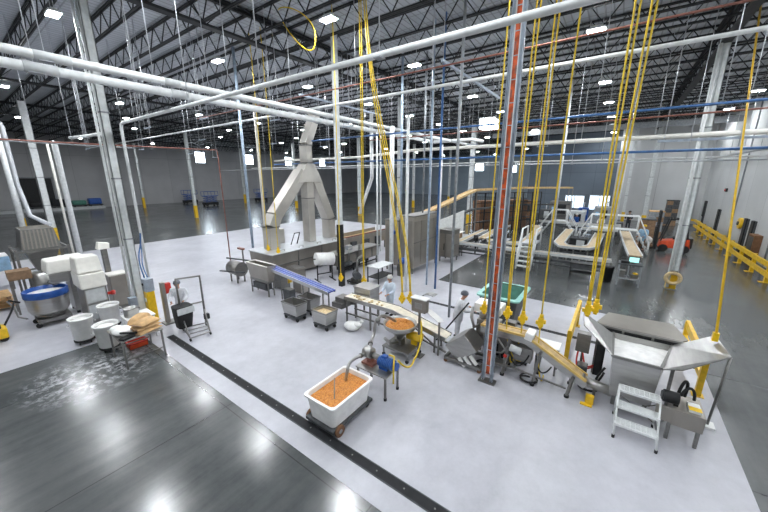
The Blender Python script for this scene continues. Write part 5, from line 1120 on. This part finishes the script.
# tables, bin, cabinet with screen
t = T('black_table', 'black metal work table with drawers at the end of the U-shaped loop', 'table', (20.3, 1.05, 0))
MB().bb((19.95, .5, .82), (20.6, 1.65, .88)).build('tabletop', BLACKM, t); MB().bb((20.0, .55, .3), (20.55, 1.6, .34)).build('shelf', BLACKM, t); MB().bb((19.97, .6, .6), (20.0, 1.55, .8)).build('drawer', DGREY, t)
legs(t, [(20.0, .55), (20.55, .55), (20.0, 1.6), (20.55, 1.6)], 0, .82, BLACKM, .07)
t = T('waste_bin', 'black waste bin between the black table and the screen cabinet', 'bin', (20.4, -.12, 0)); MB().lathe([(.2, .0), (.25, .75), (.27, .75), (.27, .8), (.2, .8)], (20.4, -.12, 0), 20).build('bin', BLACK, t); MB().lathe([(.28, .8), (.26, .86), (.0, .9)], (20.4, -.12, 0), 20).build('lid', BLACKM, t)
t = T('labelling_cabinet', 'grey cabinet frame with a lit turquoise screen on top', 'cabinet', (20.4, -1.0, 0))
MB().bb((20.0, -1.5, 1.1), (20.8, -.5, 1.16)).build('top', DGREY, t); MB().bb((20.05, -1.45, .35), (20.75, -.55, .4)).build('shelf', GREY, t); MB().bb((20.05, -.98, .4), (20.75, -.94, 1.1)).build('divider', GREY, t)
legs(t, [(20.05, -1.45), (20.75, -1.45), (20.05, -.55), (20.75, -.55)], 0, 1.1, GREY, .07)
MB().box((20.35, -1.12, 1.35), (.06, .45, .3), ry=.3).bb((20.3, -1.2, 1.15), (20.5, -1.04, 1.25)).build('monitor', DGREY, t); mn = COL.objects['monitor']; MB().box((20.31, -1.12, 1.355), (.02, .40, .25), ry=.3).build('screen', SCREEN, mn)
MB().bb((20.2, -.85, .4), (20.6, -.6, .75)).bb((20.2, -1.4, .4), (20.6, -1.1, .6)).build('printer', STEELD, t); MB().bb((20.15, -.95, 1.16), (20.5, -.6, 1.28)).build('keyboard_box', BLACKM, t)
t = T('yellow_cone_box', 'small yellow lump resting on the lower shelf of the screen cabinet', 'box', (20.3, -1.27, .6)); t.name = 'yellow_box'; ORG[t.name] = (20.3, -1.27, .6); MB().ball((20.25, -1.27, .66), .09, 10, (1, 1.4, .7)).build('lump', PLUG, t)
# hose ring at column
t = T('hose_reel', 'pale ring of coiled hose hung on the yellow column foot', 'hose reel', (20.65, -2.75, .55))
vs = [(20.58, -2.76+.27*math.cos(a), .62+.27*math.sin(a)) for a in [k*2*PI/28 for k in range(29)]]
MB().tube(vs, .085, 10).build('coil', FOOD2, t); MB().bb((20.55, -2.9, .9), (20.72, -2.62, .97)).build('bracket', BLACKM, t)
# background clutter machines in the deep back
for i, (x, y, d, m_, lab) in enumerate(((44.5, 5.5, (2.0, 2.2, 2.6), STEELD, 'grey packing machine behind the conveyor loops, left of the white stairs top'), (44, 1.2, (1.8, 1.6, 2.2), GREY, 'grey packing machine behind the worker in black'), (46, 9.5, (2.5, 1.6, 2.4), BROWNC, 'brown clad machine far back right of the mesh enclosure'), (40.5, 3.4, (1.4, 1.6, 1.9), LGREY, 'pale packing machine in front of the glowing dock opening'))):
    t = T('packing_machine', lab, 'machine', (x, y, 0)); MB().bb((x-d[0]/2, y-d[1]/2, .25), (x+d[0]/2, y+d[1]/2, d[2])).build('body', m_, t, .04)
    MB().bb((x-d[0]/2-.04, y-d[1]*.3, d[2]*.45), (x-d[0]/2, y+d[1]*.1, d[2]*.85)).build('window', BLACKM, t); MB().bb((x-d[0]/2-.05, y+d[1]*.2, d[2]*.55), (x-d[0]/2, y+d[1]*.38, d[2]*.75)).build('display', SCREENB, t)
    legs(t, [(x-d[0]/2+.15, y-d[1]/2+.15), (x+d[0]/2-.15, y-d[1]/2+.15), (x-d[0]/2+.15, y+d[1]/2-.15), (x+d[0]/2-.15, y+d[1]/2-.15)], 0, .26, BLACKM, .12)
for i, (x, y, d, m_, lab) in enumerate(((47.5, 3.3, 1.7, BLUE, 'blue painted machine cabinet before the glowing dock opening'), (48.0, .9, 1.9, RED, 'red machine cabinet between the grey packing machines and the light wall'), (38.5, -.2, 1.2, DGREY, 'dark feeder cabinet right of the cross conveyors'), (41.5, 6.6, 1.8, DGREY, 'dark feeder cabinet left of the cross conveyors'), (27.2, 1.9, 1.15, BLACKM, 'dark feeder unit inside the U-shaped conveyor loop'))):
    t = T('feeder_cabinet', lab, 'machine', (x, y, 0)); MB().bb((x-.6, y-.55, .1), (x+.6, y+.55, d)).build('body', m_, t, .05); MB().bb((x-.63, y-.4, d*.5), (x-.6, y+.1, d*.9)).build('panel', LGREY, t); legs(t, [(x-.5, y-.45), (x+.5, y-.45), (x-.5, y+.45), (x+.5, y+.45)], 0, .11, BLACK, .12)
    MB().cyl((x, y, d), (x, y, d+.5), .06, 8).cyl((x, y, d+.5), (x, y, d+.65), .09, 10).build('signal_mast', ALU, t)
# pallets near forklift
def pallet_load(x, y, n, label, wrap=None, cm=CARD):
    t = T('loaded_pallet', label, 'pallet', (x, y, 0)); MB().bb((x-.55, y-.55, 0), (x+.55, y+.55, .14)).build('pallet', CARD, t)
    for a in range(2):
        for b in range(2):
            for z in range(n): MB().bb((x-.52+a*.53, y-.52+b*.53, .14+z*.44), (x-.01+a*.53, y-.01+b*.53, .57+z*.44)).build('carton', cm if (a+b+z) % 3 else CARD, t)
    if wrap: MB().bb((x-.56, y-.56, .15+n*.44), (x+.56, y+.56, .22+n*.44)).build('top_cover', wrap, t)
pallet_load(35.5, -2.35, 4, 'pallet of brown cartons left of the forklift mast', DGREY, CARD); pallet_load(38.8, -3.1, 5, 'taller grey pallet load behind the forklift mast', PAPER, GREY); pallet_load(49.5, -5.2, 6, 'dark wrapped pallet at the end of the yellow rail', NAVY, DGREY)
t = T('white_sack', 'bulging white sack on a pallet in front of the cartons by the forklift', 'sack', (33.3, -2.25, 0)); MB().bb((32.8, -2.8, 0), (33.9, -1.7, .14)).build('pallet', CARD, t); MB().ball((33.3, -2.25, .48), .5, 18, (1.05, 1.05, .72)).build('sack', PLASTIC, t)
# forklift
fx, fy = 31.9, -3.55
t = T('forklift', 'orange forklift with dark mast parked behind the white column', 'forklift', (fx, fy, 0))
m = MB(); m.hexa([(fx-.55, fy-1.2, .3), (fx+.55, fy-1.2, .3), (fx+.55, fy+.6, .3), (fx-.55, fy+.6, .3)], [(fx-.55, fy-1.1, 1.05), (fx+.55, fy-1.1, 1.05), (fx+.5, fy+.5, .8), (fx-.5, fy+.5, .8)]); m.build('chassis', FORK, t, .06)
MB().bb((fx-.5, fy-1.3, .35), (fx+.5, fy-.75, 1.15)).build('counterweight', BLACKM, t, .08); MB().bb((fx-.3, fy-.7, .95), (fx+.3, fy-.2, 1.1)).bb((fx-.3, fy-.75, 1.1), (fx+.3, fy-.65, 1.6)).build('seat', BLACK, t, .03)
m = MB()
for s in (-.48, .48): m.bar((fx+s, fy-1.0, 1.0), (fx+s, fy-.75, 2.45), .08, .08).bar((fx+s, fy+.5, .8), (fx+s, fy+.15, 2.45), .08, .08).bar((fx+s, fy-.8, 2.45), (fx+s, fy+.2, 2.45), .08, .08)
for k in range(6): m.bar((fx-.48, fy-.75+k*.18, 2.45), (fx+.48, fy-.75+k*.18, 2.45), .05, .05)
m.build('overhead_guard', BLACKM, t)
m = MB()
for s in (-.35, .35): m.bar((fx+s, fy+.75, .1), (fx+s, fy+.75, 3.0), .14, .12)
for z in (.6, 1.2, 1.9, 2.6, 3.0): m.bar((fx-.35, fy+.75, z), (fx+.35, fy+.75, z), .08, .08)
m.build('mast', BLACKM, t); m = MB()
for k in range(6): m.bar((fx-.5+k*.2, fy+.85, .5), (fx-.5+k*.2, fy+.85, 1.8), .05, .05)
m.bar((fx-.5, fy+.85, .5), (fx+.5, fy+.85, .5), .06, .1).bar((fx-.5, fy+.85, 1.8), (fx+.5, fy+.85, 1.8), .06, .06); m.build('load_backrest', BLACKM, t)
for s in (-.28, .28): MB().bb((fx+s-.06, fy+.8, .08), (fx+s+.06, fy+1.7, .13)).build('fork', BLACKM, t)
for x, y in ((fx-.5, fy-.9), (fx+.5, fy-.9), (fx-.5, fy+.3), (fx+.5, fy+.3)): MB().cyl((x-.1, y, .29), (x+.1, y, .29), .28, 18).build('wheel', BLACK, t)
MB().tube([(fx, fy+.3, .9), (fx, fy+.1, 1.25)], .03, 8).tube([(fx+.16*math.cos(k*PI/6), fy+.1+.12*math.sin(k*PI/6), 1.25+.1*math.sin(k*PI/6)) for k in range(13)], .02, 6).build('steering_wheel', BLACK, t)
# yellow guard rail along right wall
t = T('guard_rail', 'long yellow guard rail protecting the light right wall', 'guard rail', (33, -6.9, 0))
MB().bar((20, -6.9, 1.0), (46.5, -6.9, 1.0), .1, .26).build('upper_beam', YELLOW, t); MB().bar((20, -6.9, .5), (46.5, -6.9, .5), .1, .26).build('lower_beam', YELLOW, t)
for k in range(11): MB().bb((20.1+k*2.45, -7.1, .01), (20.3+k*2.45, -6.94, 1.12)).bb((20.05+k*2.45, -7.1, 0), (20.35+k*2.45, -6.75, .02)).build('post', YELLOW, t)
MB().bar((46.5, -6.9, 1.0), (48, -6.0, 1.0), .09, .2).build('end_beam', YELLOW, t)
# dock bumpers and wall items
for i, (x, lab) in enumerate(((43.0, 'black dock door seal on the right wall, farthest and alone'), (34.6, 'black dock door seal on the right wall, left of a close pair'), (33.0, 'black dock door seal on the right wall, right of a close pair'), (49.5, 'short black dock post on the right wall near the corner'))):
    t = T('dock_seal', lab, 'dock seal', (x, -7.95, .1)); h = 2.5 if i < 3 else 2.9
    MB().bb((x-.28, -7.99, .05 if i < 3 else 1.2), (x+.28, -7.82, h)).build('pad', BLACK, t, .02); MB().bb((x-.32, -7.995, .02), (x-.28, -7.9, h)).bb((x+.28, -7.995, .02), (x+.32, -7.9, h)).build('edge', DGREY, t)
t = T('wall_reel', 'round yellow reel mounted on the right wall above the guard rail', 'reel', (35.9, -7.9, 2.0)); MB().cyl((35.9, -7.98, 2.0), (35.9, -7.8, 2.0), .42, 20).build('disc', YELLOW, t); MB().cyl((35.9, -7.8, 2.0), (35.9, -7.72, 2.0), .15, 14).build('hub', DGREY, t)
t = T('wall_alarm', 'small dark alarm box on the right wall above the dock seals', 'alarm', (42.5, -7.95, 4.3)); MB().bb((42.3, -7.99, 4.15), (42.7, -7.85, 4.45)).build('box', BLACKM, t); MB().cyl((42.5, -7.85, 4.3), (42.5, -7.8, 4.3), .1, 12).build('lens', RED, t)
t = T('dock_equipment', 'dark dock control cabinet on the right wall at the photo edge', 'cabinet', (31.5, -7.7, 0)); MB().bb((30.9, -7.99, .2), (32.0, -7.6, 1.75)).build('cabinet', BROWNC, t, .02); MB().bb((31.0, -7.6, .4), (31.9, -7.57, 1.6)).build('door', DGREY, t); legs(t, [(31.0, -7.75), (31.9, -7.75)], 0, .21, BLACKM, .08)
# downspout lines on right wall
for x in (29.5, 38.5):
    tag(MB().cyl((x, -7.94, .1), (x, -7.94, 12.1), .05, 8).build('wall_conduit', GREY), 'grey vertical conduit on the light right wall, %s one' % ('nearer' if x < 30 else 'farther'), 'conduit')

# ------------------------------------------------------------------ PEOPLE
def skin_mesh(name, chains, m_, parent, root_i=0, sub=1):
    """chains: (points [(x,y,z,r)...], attach index or None); one skinned mesh with tapering limbs"""
    vs, es, rs, roots = [], [], [], []
    for pts, at in chains:
        base = len(vs)
        for i, p in enumerate(pts):
            vs.append(p[:3]); rs.append(p[3])
            if i: es.append((base+i-1, base+i))
        if at is None: roots.append(base)
        else: es.append((at, base))
    o_ = V(ORG[parent.name])
    me = bpy.data.meshes.new(name); me.from_pydata(vs, es, [])
    o = bpy.data.objects.new(name, me); COL.objects.link(o); o.parent = parent; me.materials.append(m_)
    sk = o.modifiers.new('skin', 'SKIN'); sk.use_smooth_shade = True
    for i, r in enumerate(rs):
        d_ = me.skin_vertices[0].data[i]; d_.radius = (r, r) if not isinstance(r, tuple) else r; d_.use_root = i in roots
    s = o.modifiers.new('subsurf', 'SUBSURF'); s.levels = sub; s.render_levels = sub
    return o
def person(loc, face, label, coat, trousers, cap, reach=(.45, 1.02), bend=0.0, height=1.74, net=True, cat='person'):
    t = T('person', label, cat, loc); k = height/1.74
    t.rotation_euler = (0, 0, face)
    B = lambda x, z: (x+bend*max(0, z-.95), z-bend*.35*max(0, z-.95)*.6)
    def q(x, y, z, r):
        x2, z2 = B(x, z); return (x2*k, y*k, z2*k, (r*k if not isinstance(r, tuple) else tuple(a*k for a in r)))
    wx, wz = reach
    ch = [([q(0, 0, .96, .115), q(0, 0, 1.12, .11), q(0, 0, 1.32, .13), q(0, 0, 1.45, .075), q(.01, 0, 1.52, .055), q(.03, 0, 1.58, .078), q(.035, 0, 1.66, .098), q(.02, 0, 1.72, .07)], None),
          ([q(.13, 0, 1.63, .016)], 6), ([q(.03, .1, 1.635, .02)], 6), ([q(.03, -.1, 1.635, .02)], 6)]
    n = 11
    coatc = [([q(0, 0, .58, .2), q(0, 0, .80, .195), q(0, 0, 1.0, .185), q(0, 0, 1.2, .18), q(0, 0, 1.37, .175), q(0, 0, 1.47, .085)], None)]
    hands = []
    for s in (1, -1):
        sh = q(0, s*.19, 1.40, .062); el = q(.10, s*.27, 1.13, .047); wr = q(wx*.85, s*.19, wz, .032); pm = q(wx, s*.17, wz-.01, .034)
        ch.append(([sh, el, wr, pm], 2)); i0 = n+3; n += 4
        px_, py_, pz_ = pm[:3]
        for f, (oy, ln) in enumerate(((-.03, .075), (-.01, .085), (.01, .08), (.03, .062))):
            ch.append(([(px_+.03, py_+oy*s, pz_, .0085), (px_+.03+ln*.55, py_+oy*s, pz_-.012, .008), (px_+.03+ln*.9, py_+oy*s, pz_-.035, .007)], None)); n += 3
        ch.append(([(px_-.01, py_-.03*s, pz_, .0095), (px_+.02, py_-.058*s, pz_-.012, .009), (px_+.048, py_-.066*s, pz_-.024, .008)], None)); n += 3
        c_sh = q(0, s*.2, 1.385, .09); c_el = q(.10, s*.28, 1.13, .075); c_wr = q(wx*.82, s*.195, wz+.005, .055)
        coatc.append(([c_sh, c_el, c_wr], 4))
    for s in (1, -1):
        ch.append(([q(0, s*.095, .88, .088), q(.02, s*.105, .5, .058), q(-.01, s*.11, .10, .042), q(.12, s*.12, .045, .036)], 0)); n += 4
    skin_mesh('body', ch, SKIN, t)
    skin_mesh('coat', coatc, coat, t)
    for s in (1, -1):
        skin_mesh('trouser_leg', [([q(0, s*.085, .92, .11), q(.02, s*.105, .5, .078), q(-.01, s*.11, .14, .066)], None)], trousers, t)
        x_, z_ = 0.05*k, .05*k; ORG_save = ORG[t.name]; ORG[t.name] = (0, 0, 0)
        MB().ball((x_, s*.115*k, z_), .1*k, 12, (1.5, .55, .5)).build('shoe', BLACK, t); ORG[t.name] = ORG_save
    ORG_save = ORG[t.name]; ORG[t.name] = (0, 0, 0)
    cx, cz = B(.02, 1.665); MB().lathe([(.122*k, -.02*k), (.125*k, .02*k), (.11*k, .07*k), (.07*k, .105*k), (.0, .118*k)], (cx*k-.015, 0, cz*k), 16, 1.06, .95).build('hair_net' if net else 'hair', cap, t)
    ex, ez = B(.118, 1.65)
    for s in (1, -1): MB().ball((ex*k+.004, s*.035*k, ez*k), .012*k, 8).build('eye', EYE, t)
    ORG[t.name] = ORG_save
    return t
person((4.72, 12.95, FZ), -2.2, 'person in a grey smock and dark hair net working at the red box, far left', SMOCK, SMOCK, NET, (.42, 1.0), .12)
person((9.75, 3.9, FZ), -1.0, 'person in a white smock and grey hair net left of the bus bar', SMOCK, SMOCK, NET, (.45, 1.1), .25, 1.76)
person((10.02, 6.9, FZ), PI-.1, 'person in a pale blue smock and white hair net behind the cream belt', SMOCKB, SMOCKB, NETW, (.42, 1.05), .05, 1.68)
person((30.75, -1.95, 0), 2.6, 'person in a light blue shirt and brown trousers by the right conveyors', HIVIS, BROWNC, YELLOW, (.4, 1.0), .05, 1.98, False)
person((42.6, -1.25, 0), 2.9, 'person in dark clothes standing far back by the light wall', NAVY, NAVY, HAIR, (.35, 1.0), .05, 1.98, False)
person((38.2, 3.1, 0), 2.4, 'distant person in blue working behind the U-shaped loop', BLUE, NAVY, NETW, (.42, 1.02), .1, 1.8)
person((37.7, 1.0, 0), 2.9, 'distant person in pale clothes right of the one in blue', SMOCK, NAVY, NETW, (.42, 1.02), .1, 1.8)
person((22.5, 15.2, FZ), 3.6, 'person in dark clothes at the far end of the brown oven belt', NAVY, NAVY, HAIR, (.42, 1.02), .1, 1.8, False)
